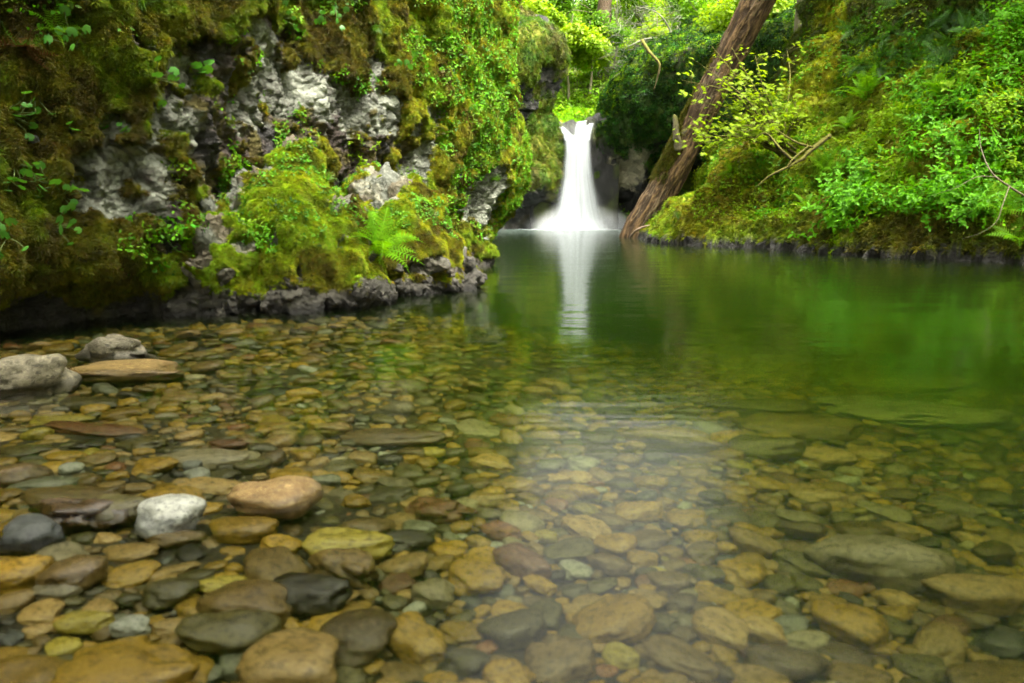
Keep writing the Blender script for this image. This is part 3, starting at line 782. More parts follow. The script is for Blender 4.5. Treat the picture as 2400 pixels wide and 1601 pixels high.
SC = {'ochre': ((0.36, 0.215, 0.022), (0.50, 0.32, 0.04)), 'tan': ((0.38, 0.245, 0.07), (0.53, 0.37, 0.13)), 'olive': ((0.13, 0.115, 0.03), (0.20, 0.17, 0.05)),
      'brown': ((0.24, 0.155, 0.04), (0.34, 0.23, 0.07)), 'rust': ((0.30, 0.115, 0.035), (0.38, 0.19, 0.07)), 'slate': ((0.075, 0.085, 0.08), (0.13, 0.14, 0.125)),
      'pale': ((0.42, 0.44, 0.36), (0.55, 0.56, 0.47)), 'grey-green': ((0.20, 0.215, 0.13), (0.29, 0.30, 0.19)), 'dark': ((0.035, 0.03, 0.018), (0.07, 0.06, 0.03)),
      'yellow': ((0.46, 0.36, 0.04), (0.55, 0.46, 0.08)), 'cream': ((0.36, 0.31, 0.17), (0.47, 0.41, 0.24))}
SC = {c: tuple(tuple(x * (.44 if c in ('pale', 'cream') else .42 if c == 'yellow' else .5 if c in ('ochre', 'tan') else .42 if c == 'rust' else .36) for x in t) for t in SC[c]) for c in SC}
SM = {c: stone_mat(c + '_stone', *SC[c]) for c in SC}
SM['dome'] = stone_mat('pale_speckled_stone', (0.14, 0.145, 0.125), (0.34, 0.35, 0.31), .6, .28, .8)
SM['black'] = stone_mat('black_wet_stone', (0.012, 0.010, 0.007), (0.10, 0.055, 0.012), .8, .16)
SM['grime'] = stone_mat('weathered_stone', (0.04, 0.038, 0.022), (0.20, 0.18, 0.13), .3, .6)
SM['sunny'] = stone_mat('smooth_tan_stone', (0.19, 0.11, 0.035), (0.32, 0.22, 0.09), .45, .35, .5)
def pebble(seed, sub=4, rough=0.22, angular=0.0):
    V, T = ico(sub); r = np.random.default_rng(seed)
    p = 2.0 + r.random() * 0.9
    V = V / (np.abs(V) ** p).sum(1, keepdims=True) ** (1 / p)
    V = V * (1 + rough * fbm(V * 0.9 + seed * 3.3, 3, 900 + seed)[:, None])
    if angular: V = V * (1 + angular * chips(V * 0.8 + seed, 950 + seed)[:, None] * .6)
    V[:, 0] *= 1 + 0.18 * V[:, 1] * (r.random() - .5) * 2
    return V, T
PEB = [mesh('cobble', *pebble(q, 4)) for q in range(10)]
for me in PEB: me.materials.append(SM['olive'])
ANG = [mesh('rock', *pebble(20 + q, 4, .12, .55), smooth=True) for q in range(4)]
for me in ANG: me.materials.append(SM['grime'])
def bed_point(u, v, lift=0.0):
    z = -0.1
    for _ in range(12):
        p = wat(u, v, z); z = -float(bed_depth(p[0], p[1])) + lift
    return wat(u, v, z)
STONES = []      # x, y, radius, for packing
def place_stone(name, me, p, L, W, H, ang, colour, tilt=0.06):
    o = obj(name, me, None, p, (random.uniform(-tilt, tilt), random.uniform(-tilt, tilt), ang), (L / 2, W / 2, H / 2))
    o.material_slots[0].link = 'OBJECT'; o.material_slots[0].material = SM[colour]
    STONES.append((p[0], p[1], (L + W) / 4))
    return o
# u, v, width px, colour, emergence (m above water; None = on the bed), W/L, H/L, angle, shape, label
HAND = [
 (625, 1163, 190, 'sunny', .045, .72, .42, .1, 'p', 'smooth tan stone with sunlit top standing out of the shallows'),
 (382, 1205, 128, 'dome', .055, .85, .62, .3, 'p', 'white and grey speckled dome stone standing out of the water'),
 (160, 1198, 150, 'black', .03, .55, .42, .05, 'a', 'rough black wet stone half out of the water'),
 (277, 1176, 105, 'olive', .022, .8, .45, .5, 'p', 'small glistening olive stone behind the white speckled dome stone'),
 (45, 1252, 112, 'slate', .035, .8, .55, -.3, 'p', 'shiny dark slate dome stone at the left edge'),
 (170, 1320, 105, 'brown', .010, .85, .5, .6, 'p', 'round wet brown stone below the black rough stone'),
 (35, 1318, 120, 'ochre', .002, .8, .42, .2, 'p', 'large wet ochre stone below the dark slate dome stone'),
 (38, 878, 140, 'grime', .14, .8, .55, .2, 'a', 'big weathered grey boulder cut off by the left edge'),
 (258, 815, 138, 'grime', .12, .7, .5, -.1, 'a', 'angular pale rock peaking behind the flat wet slab'),
 (282, 860, 268, 'tan', .028, .42, .12, -.03, 'p', 'long flat wet tan slab just clear of the water'),
 (15, 1095, 130, 'brown', .008, .6, .4, .1, 'p', 'wet brown stone at the left edge above the black stone'),
 (1368, 1090, 72, 'pale', None, .8, .4, 0, 'p', 'round white cobble shining under the water alone'),
 (1025, 1198, 142, 'rust', None, .7, .3, .1, 'a', 'broad orange cobble under the edge of the bright ripples'),
 (815, 1285, 185, 'yellow', None, .55, .3, .25, 'p', 'big yellow cobble right of the tan sunlit stone'),
 (1120, 1358, 132, 'ochre', None, .8, .35, -.1, 'p', 'oval ochre cobble below the bright ripples'),
 (2060, 1338, 245, 'cream', None, .5, .34, -.15, 'p', 'long pale cobble alone in the lower right water'),
 (2285, 1402, 190, 'tan', None, .5, .3, -.1, 'p', 'tan cobble right of the long pale cobble'),
 (515, 1362, 92, 'yellow', None, .6, .25, .2, 'p', 'bright lemon yellow cobble in the lower left shallows'),
 (720, 1400, 182, 'dark', None, .6, .4, .05, 'p', 'dark olive black cobble beside the lemon yellow one'),
 (578, 1424, 200, 'brown', None, .6, .32, -.1, 'p', 'broad brown cobble with a pointed end below the lemon yellow one'),
 (530, 1488, 190, 'olive', None, .6, .36, .15, 'p', 'broad olive cobble below the brown pointed cobble'),
 (842, 1498, 152, 'brown', None, .95, .4, .4, 'p', 'rounded brown cobble above the largest tan stone'),
 (680, 1560, 240, 'tan', None, .7, .35, -.15, 'p', 'largest tan stone at the bottom edge'),
 (290, 1565, 250, 'ochre', None, .6, .42, .1, 'a', 'largest ochre stone at the bottom edge'),
 (60, 1590, 150, 'ochre', None, .8, .5, .1, 'p', 'ochre stone in the bottom left corner'),
 (812, 1345, 150, 'brown', None, .6, .45, -.45, 'a', 'tilted brown cobble right of the dark olive one'),
 (345, 1352, 0, '', None, 0, 0, 0, '', ''),
 (2095, 968, 345, 'pale', None, .5, .10, -.1, 'a', 'pale green sunken slab far right under the green water'),
 (1880, 1008, 252, 'brown', None, .45, .16, 0, 'p', 'long brown sunken slab in front of the pale slab'),
 (1570, 1043, 225, 'tan', None, .35, .22, -.25, 'p', 'narrow tan sunken slab beside the white cobble'),
 (1780, 962, 240, 'olive', None, .4, .14, -.05, 'p', 'long olive sunken slab left of the pale slab'),
 (2120, 908, 290, 'cream', None, .35, .10, 0, 'p', 'thin cream sunken slab behind the pale slab'),
 (2365, 985, 200, 'grey-green', None, .5, .15, .1, 'p', 'grey green sunken slab at the right edge'),
 (1790, 1062, 165, 'olive', None, .5, .3, .1, 'p', 'olive sunken cobble below the long brown slab'),
 (1930, 1080, 140, 'tan', None, .5, .25, -.1, 'p', 'tan sunken cobble below the long brown slab'),
 (472, 1073, 185, 'cream', None, .4, .16, 0, 'p', 'long cream flat cobble above the tan sunlit stone'),
 (450, 1090, 42, 'pale', None, .8, .5, 0, 'p', 'small white pebble under the long cream flat cobble'),
 (160, 1155, 172, 'brown', None, .5, .2, 0, 'p', 'long brown flat cobble above the black rough stone'),
 (498, 1137, 130, 'tan', None, .5, .2, 0, 'p', 'tan flat cobble left of the tan sunlit stone'),
 (410, 1163, 130, 'ochre', None, .5, .2, 0, 'p', 'ochre flat cobble behind the white speckled dome stone'),
 (215, 1006, 200, 'rust', None, .28, .12, -.1, 'p', 'long thin rusty cobble in the left shallows'),
 (145, 985, 120, 'yellow', None, .35, .16, 0, 'p', 'thin yellow cobble above the long rusty one'),
 (210, 944, 130, 'olive', None, .45, .2, 0, 'p', 'olive flat cobble in front of the weathered boulder'),
 (920, 1028, 230, 'brown', None, .35, .14, 0, 'p', 'long brown sunken slab in the middle of the shallows'),
 (535, 1040, 90, 'rust', None, .4, .2, 0, 'p', 'small dark red flat cobble beyond the long cream one'),
 (1010, 1058, 62, 'yellow', None, .6, .3, 0, 'p', 'small yellow cobble beside the long brown slab'),
 (570, 1245, 150, 'ochre', None, .6, .3, -.1, 'p', 'ochre cobble in front of the tan sunlit stone'),
 (410, 1262, 110, 'brown', None, .5, .3, .1, 'p', 'brown cobble in front of the white speckled dome stone'),
 (200, 1455, 98, 'yellow', None, .55, .35, .15, 'p', 'pale yellow cobble near the lower left corner'),
 (305, 1468, 80, 'pale', None, .65, .4, -.1, 'p', 'pale grey pebble beside the pale yellow cobble'),
 (135, 1378, 90, 'cream', None, .6, .35, .3, 'p', 'cream cobble below the round wet brown stone'),
 (400, 1390, 100, 'olive', None, .7, .4, .3, 'p', 'round olive cobble left of the lemon yellow one'),
 (1440, 972, 90, 'slate', None, .6, .3, 0, 'p', 'dark slate stone under the surface in midstream'),
]
LAND, nhand = [], 0
hi = 0
for (u_, v_, w, colr, em, wl_, hl, ang, shp, lab) in HAND:
    hi += 1
    if not w: continue
    me = (PEB if shp == 'p' else ANG)[hi % (10 if shp == 'p' else 4)]
    if em is None:
        p = bed_point(u_, v_, .03)
        L = w / F * np.linalg.norm(p - np.array([0, 0, CAM_H])) * 1.02
        H = L * hl; H = min(H, .8 * float(bed_depth(p[0], p[1]))); p[2] = min(-bed_depth(p[0], p[1]) + H * .35 + .012, -.02 - H / 2)
    else:
        p = wat(u_, v_, em * .4)
        L = w / F * np.linalg.norm(p - np.array([0, 0, CAM_H])) * 1.02
        H = max(L * hl, em + .6 * float(bed_depth(p[0], p[1]))); p[2] = em - H / 2
        if colr in ('sunny', 'dome', 'black', 'slate', 'grime'): p[1] += L * wl_ * .25
    o = place_stone('rock' if shp == 'a' else 'stone', me, p, L, L * wl_, H, ang, colr)
    tag(o, lab, 'stone', 'stones of the shallows')
    nhand += 1
LANDMARKS = [(625, 1163, 'the sunlit tan stone'), (382, 1205, 'the speckled dome stone'), (50, 872, 'the weathered left boulder'), (280, 858, 'the flat wet slab'),
  (1368, 1090, 'the white cobble'), (1025, 1198, 'the orange cobble'), (2060, 1338, 'the long pale cobble'), (515, 1362, 'the lemon yellow cobble'),
  (680, 1552, 'the largest tan stone'), (1880, 1008, 'the long brown sunken slab'), (290, 1560, 'the largest ochre stone'), (1120, 1358, 'the oval ochre cobble'),
  (472, 1073, 'the long cream cobble'), (1440, 972, 'the midstream slate stone'), (815, 1285, 'the big yellow cobble'), (1570, 1043, 'the narrow tan slab')]
LMW = np.array([bed_point(a, b)[:2] for a, b, _ in LANDMARKS])

# the rest of the bed, thrown in from large to small
cell = {}
def room(x, y, r, k):
    i, j = int(math.floor(x / .35)), int(math.floor(y / .35))
    for a in (-1, 0, 1):
        for b in (-1, 0, 1):
            for (px, py, pr) in cell.get((i + a, j + b), ()):
                if (px - x) ** 2 + (py - y) ** 2 < (k * (r + pr)) ** 2: return False
    return True
def put(x, y, r): cell.setdefault((int(math.floor(x / .35)), int(math.floor(y / .35))), []).append((x, y, r))
for x, y, r in STONES: put(x, y, r * .8)
names = list(SC); wts = np.array([.27, .19, .16, .18, .045, .03, .02, .035, .03, .015, .05]); wts = wts / wts.sum()
cand = []
r_ = random.Random(3)
for (rmin, rmax, tries, kk) in ((.065, .10, 1300, .9), (.036, .065, 8000, .8), (.019, .036, 30000, .78), (.010, .019, 40000, .78)):
    for _ in range(tries):
        y = .9 + 9.0 * r_.random() ** (1.25 if rmin > .03 else 1.7)
        hw = .9 + y * .80
        x = r_.uniform(-hw, min(hw, 4.5))
        if x < -1.0 - 2.6 * min(1, 1.0) and y > 5.4: continue
        dpt = float(bed_depth(x, y))
        if dpt > 1.3: continue
        if rmin > .06 and r_.random() < .55: continue
        if rmin < .012 and y > 3.6: continue
        r = r_.uniform(rmin, rmax)
        if not room(x, y, r, kk): continue
        put(x, y, r); cand.append((x, y, r, dpt))
cand = np.array(cand)
szpx = cand[:, 2] / np.maximum(cand[:, 1], .5) ** 1.5
u_, v_, d_ = proj(np.stack([cand[:, 0], cand[:, 1], -cand[:, 3]], -1))
vis = (u_ > -30) & (u_ < 2430) & (v_ < 1630)
order = np.argsort(-(szpx * vis))
top = order[:300 - nhand]; rest = order[300 - nhand:]
cidx = RNG.choice(len(names), len(cand), p=wts)
groups = {}
for i in top:
    x, y, r, dpt = cand[i]
    L = 2 * r * random.uniform(1.0, 1.35); Wd = 2 * r * random.uniform(.68, 1.0); H = min(2 * r * random.uniform(.28, .48), .8 * dpt)
    cn = names[cidx[i]]
    o = place_stone('cobble', PEB[int(RNG.integers(10))], (x, y, min(-dpt + H * random.uniform(.2, .42), -.015 - H / 2)), L, Wd, H, random.uniform(-.7, .7), cn, .16)
    j = int(np.argmin(((LMW - np.array([x, y])) ** 2).sum(1)))
    groups.setdefault((cn, j), []).append((L * Wd, o))
ORD = ['largest', 'second largest', 'third largest', 'fourth largest', 'fifth largest', 'sixth largest', 'seventh largest', 'eighth largest', 'ninth largest', 'tenth largest', 'eleventh largest', 'twelfth largest', 'thirteenth largest', 'fourteenth largest', 'fifteenth largest', 'sixteenth largest', 'seventeenth largest', 'eighteenth largest', 'nineteenth largest', 'twentieth largest', 'twenty-first largest', 'twenty-second largest', 'twenty-third largest', 'twenty-fourth largest', 'twenty-fifth largest']
for (cn, j), L_ in groups.items():
    L_.sort(key=lambda t: -t[0])
    for q, (_, o) in enumerate(L_):
        wd = cn + ' cobble'
        tag(o, ('the only %s lying underwater near %s' % (wd, LANDMARKS[j][2])) if len(L_) == 1 else '%s %s lying underwater near %s' % (ORD[q] if q < 25 else 'one of the smaller', wd + 's', LANDMARKS[j][2]), 'stone', 'cobbles on the stream bed')
# smaller stones: one mass
protos, np_ = [], 5
for cn in names:
    for q in range(np_):
        V, T = pebble(40 + q, 3)
        protos.append(mesh('pebble', V * np.array([1.15, .85, .48]), T, SM[cn]))
x, y, r, dpt = cand[rest].T
n = len(rest)
nz = np.stack([RNG.normal(0, .14, n), RNG.normal(0, .14, n), np.ones(n)], -1)
peb = scatter('pebbles', protos, np.stack([x, y, -dpt + r * RNG.uniform(.05, .35, n)], -1), frames(nz, (0, 1, 0), RNG.uniform(-.9, .9, n) + math.pi * RNG.integers(0, 2, n)), r, idx=cidx[rest] * np_ + RNG.integers(0, np_, n))
peb['label'] = 'small mixed pebbles covering the stream bed'

# ================================================================== THE FALL
FR = np.array([(276, 1276, 1406, 49.8), (283, 1282, 1403, 48.6), (293, 1295, 1397, 47.9), (308, 1310, 1391, 47.4), (328, 1319, 1387, 47.1), (360, 1320, 1388, 46.9), (420, 1314, 1394, 46.7),
               (480, 1302, 1408, 46.5), (515, 1290, 1420, 46.4), (538, 1272, 1440, 46.3)], float)
def fall_mat(name, dens, edge, streak, sc=34):
    k = NT(name); uvn = k.n('ShaderNodeAttribute', _attribute_name='st')     # x round, y down
    mp = k.n('ShaderNodeMapping'); mp.inputs['Scale'].default_value = (sc, 1.3, 1); k.l(uvn.outputs['Vector'], mp.inputs['Vector'])
    nz = k.noise(1.0, 4, 0.6, mp.outputs[0])
    sp = k.n('ShaderNodeSeparateXYZ'); k.l(uvn.outputs['Vector'], sp.inputs[0])
    a = k.n('ShaderNodeAttribute', _attribute_name='body')
    al = k.mul(k.mul(k.mul(nz, streak), dens - streak * .5, 'ADD'), a.outputs['Fac'])
    cl = k.n('ShaderNodeClamp'); k.l(al, cl.inputs[0])
    d = k.n('ShaderNodeBsdfDiffuse'); d.inputs[0].default_value = (0.66, 0.70, 0.72, 1)
    t = k.n('ShaderNodeBsdfTranslucent'); t.inputs[0].default_value = (0.66, 0.70, 0.72, 1)
    m1 = k.n('ShaderNodeMixShader', Fac=.4); k.l(d.outputs[0], m1.inputs[1]); k.l(t.outputs[0], m1.inputs[2])
    tr = k.n('ShaderNodeBsdfTransparent'); m2 = k.n('ShaderNodeMixShader'); k.l(cl.outputs[0], m2.inputs[0]); k.l(tr.outputs[0], m2.inputs[1]); k.l(m1.outputs[0], m2.inputs[2])
    k.l(m2.outputs[0], k.out.inputs[0]); return k.m
fall = empty('waterfall', tuple(wat(1355, 537)))
tag(fall, 'white silky waterfall pouring through the notch into the pool', 'waterfall')
def shell(name, sc, mat, thick, widen, bodyf, seed):
    vv = np.linspace(277, 538, 90); th = np.linspace(0, 2 * math.pi, 97)
    rows, st, bd = [], [], []
    for a, v0 in enumerate(vv):
        ul, ur, Y0 = (np.interp(v0, FR[:, 0], FR[:, q]) for q in (1, 2, 3))
        f = a / 89; c = (ul + ur) / 2; hw = (ur - ul) / 2 * sc * (1 + widen * f ** 3)
        wv = .35 * math.sin(th[0])
        uu_ = c + hw * np.cos(th)
        ridge = .10 * fbm(np.stack([np.cos(th) * 5 + seed, np.sin(th) * 5, np.full(97, f * 1.2)], -1), 3, seed)
        depth = Y0 - hw / F * 47 * thick * (np.sin(th) + ridge)
        sag = 9 * (1 - ((np.cos(th) + .15) / 1.15) ** 2) * max(0, 1 - f * 4)
        rows.append(np.stack([at(uu_[i], v0 + sag[i], depth[i]) for i in range(97)]))
        st.append(np.stack([th / (2 * math.pi), np.full(97, f), np.zeros(97)], -1))
        bd.append(bodyf(np.cos(th), np.full(97, f)))
    G = np.stack(rows)
    me = mesh(name, G.reshape(-1, 3) - np.array(fall.location), grid_faces(90, 97), mat, attrs={'body': np.concatenate(bd)})
    sa = me.attributes.new('st', 'FLOAT_VECTOR', 'POINT'); sa.data.foreach_set('vector', np.concatenate(st).astype(np.float32).ravel())
    return obj(name, me, fall)
def vee(x, f):   # bare dark rock shows in the upper left of the notch
    return 1 - .93 * sst(.14, -.06, np.abs(x + .22) - .42 * (1 - f / .17)) * sst(.17, .12, f)
shell('core', .90, fall_mat('falling_water', .92, 0, 1.1), .30, .0, lambda x, f: vee(x, f) * np.where(f < .2, sst(1.0, .9, np.abs(x)), sst(1.0, .62, np.abs(x))), 1)
shell('veil', 1.02, fall_mat('thin_falling_water', .55, 0, .9, 50), .42, .06, lambda x, f: vee(x, f) * sst(1.0, .55, np.abs(x)) * sst(0, .1, f), 2)
shell('spray', 1.12, fall_mat('spray_water', .22, 0, .3, 20), .6, .35, lambda x, f: sst(1.0, .3, np.abs(x)) * sst(.1, .6, f), 3)
# mist standing over the plunge
k = NT('mist_air'); p = k.pos(); c0 = wat(1355, 536)
vm = k.n('ShaderNodeVectorMath'); vm.operation = 'SUBTRACT'; k.l(p, vm.inputs[0]); vm.inputs[1].default_value = tuple(c0)
v2 = k.n('ShaderNodeVectorMath'); v2.operation = 'MULTIPLY'; k.l(vm.outputs[0], v2.inputs[0]); v2.inputs[1].default_value = (1 / 4.2, 1 / 2.8, 1 / 1.9)
ln = k.n('ShaderNodeVectorMath'); ln.operation = 'LENGTH'; k.l(v2.outputs[0], ln.inputs[0])
mr = k.n('ShaderNodeMapRange'); k.l(ln.outputs['Value'], mr.inputs[0]); mr.inputs[1].default_value = 1.0; mr.inputs[2].default_value = 0.1; mr.inputs[3].default_value = 0; mr.inputs[4].default_value = 1
dn = k.mul(k.mul(mr.outputs[0], mr.outputs[0]), 22.0)
pv = k.n('ShaderNodeVolumePrincipled'); pv.inputs['Color'].default_value = (.93, .96, .97, 1); pv.inputs['Anisotropy'].default_value = 0.0; k.l(dn, pv.inputs['Density'])
k.l(pv.outputs[0], k.out.inputs['Volume'])
bx = np.array([(x, y, z) for z in (0.02, 2.0) for y in (-2.9, 2.9) for x in (-4.3, 4.3)]) + np.array([c0[0], c0[1], 0])
mist = obj('mist', mesh('mist', bx, np.array([(0, 2, 3, 1), (4, 5, 7, 6), (0, 1, 5, 4), (2, 6, 7, 3), (0, 4, 6, 2), (1, 3, 7, 5)]), k.m, smooth=False))
kind(mist, 'stuff', 'white mist at the foot of the waterfall')

# ================================================================== THE LEANING LOG
ax = [at(1492, 568, 29.2), at(1500, 540, 29.1), at(1556, 440, 28.8), at(1612, 330, 28.4), at(1670, 210, 27.9), at(1728, 95, 27.4), at(1778, -2, 26.9), at(1850, -140, 26.2), at(1930, -290, 25.5)]
nl, na = 420, 128
A = crom(ax, nl); t = unit(np.gradient(A, axis=0)); Xv = unit(np.cross(t, np.array([0, 1.0, 0]))); Yv = np.cross(t, Xv)
s = np.linspace(0, 1, nl); th = np.arange(na) * 2 * math.pi / na
rad = np.interp(s, [0, .05, .10, .25, .5, .75, 1], [.76, .71, .65, .60, .56, .53, .49])
ring = np.stack([np.broadcast_to(np.cos(th), (nl, na)), np.broadcast_to(np.sin(th), (nl, na)), np.broadcast_to(s[:, None] * 17, (nl, na))], -1)
Lq = ring * np.array([.66, .66, 1.0])
br1 = fbm(Lq * np.array([7, 7, 1.0]), 4, 801); br2 = 1 - np.abs(fbm(Lq * np.array([11, 11, 1.5]), 3, 802)) * 1.6
low = .10 * fbm(Lq * np.array([1.0, 1.0, .35]), 3, 803)
dsp = low + .05 * br1 + .05 * br2 + .10 * np.exp(-((s[:, None] - .405) / .018) ** 2 - ((((th[None] + math.pi - .5) % (2 * math.pi)) - math.pi) / .5) ** 2)
R_ = rad[:, None] * (1 + dsp)
G = A[:, None] + R_[..., None] * (np.cos(th)[None, :, None] * Xv[:, None] + np.sin(th)[None, :, None] * Yv[:, None])
nrm = unit(G - A[:, None])
bark = cmix((0.055, 0.034, 0.016), (0.22, 0.135, 0.062), sst(.1, .9, br2 * .8 + br1 * .5))
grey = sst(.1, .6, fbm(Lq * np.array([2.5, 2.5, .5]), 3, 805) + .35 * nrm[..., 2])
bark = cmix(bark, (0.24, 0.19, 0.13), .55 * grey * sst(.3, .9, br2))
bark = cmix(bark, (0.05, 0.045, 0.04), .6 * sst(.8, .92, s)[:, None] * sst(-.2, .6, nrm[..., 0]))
mossl = sst(.15, .6, nrm[..., 2] * 1.0 - nrm[..., 0] * .45 - .25 + .5 * fbm(Lq * np.array([2, 2, .6]), 3, 806)) * sst(.16, .24, s)[:, None] * sst(.62, .42, s)[:, None]
bark = cmix(bark, cmix((0.09, 0.085, 0.012), (0.15, 0.16, 0.012), sst(-.3, .3, fbm(Lq * 3, 3, 807))), .8 * mossl)
V = np.concatenate([G.reshape(-1, 3), A[:1], A[-1:]])
i = np.arange(na); j2 = (i + 1) % na
T = np.concatenate([np.stack([j2, i, np.full(na, nl * na)], 1), np.stack([(nl - 1) * na + i, (nl - 1) * na + j2, np.full(na, nl * na + 1)], 1)])
M_LOG = surf_mat('log_bark', 14, 0.5, 0.8, 0.06, 0.85)
logr = empty('fallen_log', tuple(A[6]))
tag(logr, 'huge leaning brown fallen log propped against the overgrown bank', 'log')
LO = np.array(logr.location)
cc = np.concatenate([bark.reshape(-1, 3), bark[0, :1], bark[-1, :1]])
obj('trunk', mesh('log_trunk', V - LO, [grid_faces(nl, na, True), T], M_LOG, attrs={'col': cc, 'wet': np.zeros(len(cc))}), logr)
S_LOG = Surf(G.reshape(-1, 3), quads_to_tris(grid_faces(nl, na, True)), nrm.reshape(-1, 3), np.full((nl * na, 3), .12) * np.array([1, 1.02, .1]), moss=mossl.ravel())
st_ = crom([at(1594, 345, 28.0), at(1586, 322, 27.8), at(1584, 300, 27.75), at(1583, 282, 27.75), at(1580, 268, 27.8)], 14)
M_STUB = bark_mat('weathered_wood', (0.10, 0.08, 0.045), (0.26, 0.22, 0.14), (0.12, 0.12, 0.02))
sv, sb = tube(st_, np.interp(np.arange(14), [0, 3, 9, 12, 13], [.26, .15, .11, .09, .02]), 9, .12, 4)
obj('branch_stub', mesh('branch_stub', sv - LO, sb, M_STUB), logr)
kn = crom([at(1600, 318, 28.1), at(1606, 308, 27.9), at(1612, 304, 27.85)], 8)
sv, sb = tube(kn, np.linspace(.22, .06, 8), 9, .1, 5); obj('branch_stub', mesh('branch_stub', sv - LO, sb, M_STUB), logr)
# thin pale stick lying across the log's foot
sk = crom([at(1478, 556, 28.0), at(1490, 541, 27.6), at(1512, 531, 27.4), at(1535, 527, 27.3), at(1556, 522, 27.3)], 24)
sv, sb = tube(sk, np.linspace(.055, .03, 24), 6, .05, 6)
stick = obj('stick', mesh('stick', sv - sk[0], sb, bark_mat('pale_stick_wood', (0.22, 0.15, 0.10), (0.36, 0.27, 0.19))), None, tuple(sk[0]))
tag(stick, 'thin pale bent stick lying at the foot of the leaning log', 'stick')

# ================================================================== PLANTS
rg = np.random.default_rng(5)
M_TUFT = leaf_mat('moss_tufts', tint=True, trans=.35, gloss=.02, rough=.6)
M_COVER = leaf_mat('small_leaves', tint=True, trans=.42, gloss=.015)
LEAF_T = np.array([(0, 0, 0), (-.26, .42, .05), (0, .42, -.03), (.26, .42, .05), (-.17, .74, .03), (0, .74, -.02), (.17, .74, .03), (0, 1.0, -.05)])
LEAF_F = np.array([(0, 2, 1), (0, 3, 2), (1, 2, 5), (1, 5, 4), (2, 3, 6), (2, 6, 5), (4, 5, 7), (5, 6, 7)])
def rand_dirs(n, zmin=-1.0):
    z = rg.uniform(zmin, 1, n); a = rg.uniform(0, 2 * math.pi, n); r = np.sqrt(1 - z * z)
    return np.stack([r * np.cos(a), r * np.sin(a), z], -1)
def tuft_proto(seed, n=26, droop=.55):
    r = np.random.default_rng(seed); V, T = [], []
    for b in range(n):
        a = r.uniform(0, 6.28); e = r.uniform(.15, 1.3)
        d = np.array([math.cos(a) * math.cos(e), math.sin(a) * math.cos(e), math.sin(e)])
        L = r.uniform(.55, 1.0); w = r.uniform(.035, .07); o = np.array([r.normal(0, .22), r.normal(0, .22), 0])
        m = o + d * L * .55; tip = o + d * L + np.array([0, -droop * L * r.uniform(.3, 1), -.1 * L])
        sd_ = unit(np.cross(d, [r.normal(), r.normal(), r.normal()])) * w
        k0 = len(V); V += [o - sd_ * .7, o + sd_ * .7, m - sd_, m + sd_, tip]
        T += [(k0, k0 + 1, k0 + 3), (k0, k0 + 3, k0 + 2), (k0 + 2, k0 + 3, k0 + 4)]
    return mesh('moss_tuft', np.array(V), np.array(T), M_TUFT)
TUFT = [tuft_proto(q) for q in range(6)]
def cover_proto(seed, n=7, roundness=1.0):
    r = np.random.default_rng(seed); Tm = LEAF_T * np.array([1.25 * roundness, 1, 1])
    R, S, P = [], [], []
    dirs = np.stack([r.normal(0, .45, n), r.normal(-.15, .4, n), np.ones(n)], -1)
    R = frames(dirs, (0, 1, 0), r.uniform(0, 6.28, n))
    P = np.stack([r.normal(0, .55, n), r.normal(0, .55, n), r.uniform(.1, .6, n)], -1)
    V, b = stamp(Tm, LEAF_F, R, r.uniform(.45, .8, n), P)
    return mesh('leaf_cluster', V, b, M_COVER)
COVER = [cover_proto(q) for q in range(6)]
def clump_proto(seed, n=46):
    r = np.random.default_rng(seed)
    p = r.normal(size=(n, 3)); p = p / np.linalg.norm(p, axis=1, keepdims=True) * r.uniform(.35, 1, (n, 1)) * np.array([1, 1, .75])
    R = frames(p * .5 + np.array([0, 0, .7]) + r.normal(0, .45, (n, 3)), (0, 1, 0), r.uniform(0, 6.28, n))
    V, b = stamp(LEAF_T, LEAF_F[[0, 1, 2, 4, 6, 7]] if False else LEAF_F, R, r.uniform(.32, .55, n), p)
    return mesh('leaf_clump', V, b, M_COVER)
CLUMP = [clump_proto(q) for q in range(5)]
def jit(c, amt=.25, n=None):
    c = np.asarray(c, float)
    if c.ndim == 1: c = np.broadcast_to(c, (n, 3))
    return np.clip(c * (1 + rg.normal(0, amt, (len(c), 1))) * (1 + rg.normal(0, amt * .35, c.shape)), .003, .9)
UPV = (0, 0, 1)
def lay(name, protos, S, W, count, size, tintf, out=.6, parent=None, spin=.6, lift=.0, label=None):
    p, n, c = S.sample(W, count, rg)
    d = unit(n * out + np.array([0, 0, 1.0]) * (1 - out) + rg.normal(0, .22, n.shape))
    s = rg.uniform(size[0], size[1], count)
    o = scatter(name, protos, p + n * (lift * s)[:, None] - (np.array(parent.location) if parent else 0), frames(d, UPV, rg.normal(0, spin, count)), s, tintf(p, c))
    if parent: o.parent = parent
    if label: o['label'] = label
    return o
# ---- moss pelts
vl = seen(S_LEFT.V, S_LEFT.N, 400, -.1)
dens = 1 / np.clip(S_LEFT.d, 3, 20) ** 1.1
lay('cliff_moss', TUFT, S_LEFT, vl * S_LEFT.m['moss'] ** 2 * dens, 140000, (.022, .052), lambda p, c: jit(c, .3), .8, label='shaggy moss hanging on the near cliff')
for root, S, n in ((bd_mid, S_MID, 24000), (bd_low, S_LOW, 11000), (bd_far, S_FARB, 19000)):
    lay('moss', TUFT, S, seen(S.V, S.N, 200, -.15) * S.m['moss'] ** 2, n, (.02, .045), lambda p, c: jit(c, .3), .75, root)
vb_ = seen(S_BANK.V, S_BANK.N, 400, -.15)
lay('bank_moss', TUFT, S_BANK, vb_ * S_BANK.m['moss'] ** 2 / np.clip(S_BANK.d, 8, 40), 85000, (.07, .16), lambda p, c: jit(c, .3), .7, label='yellow green moss over the far bank')
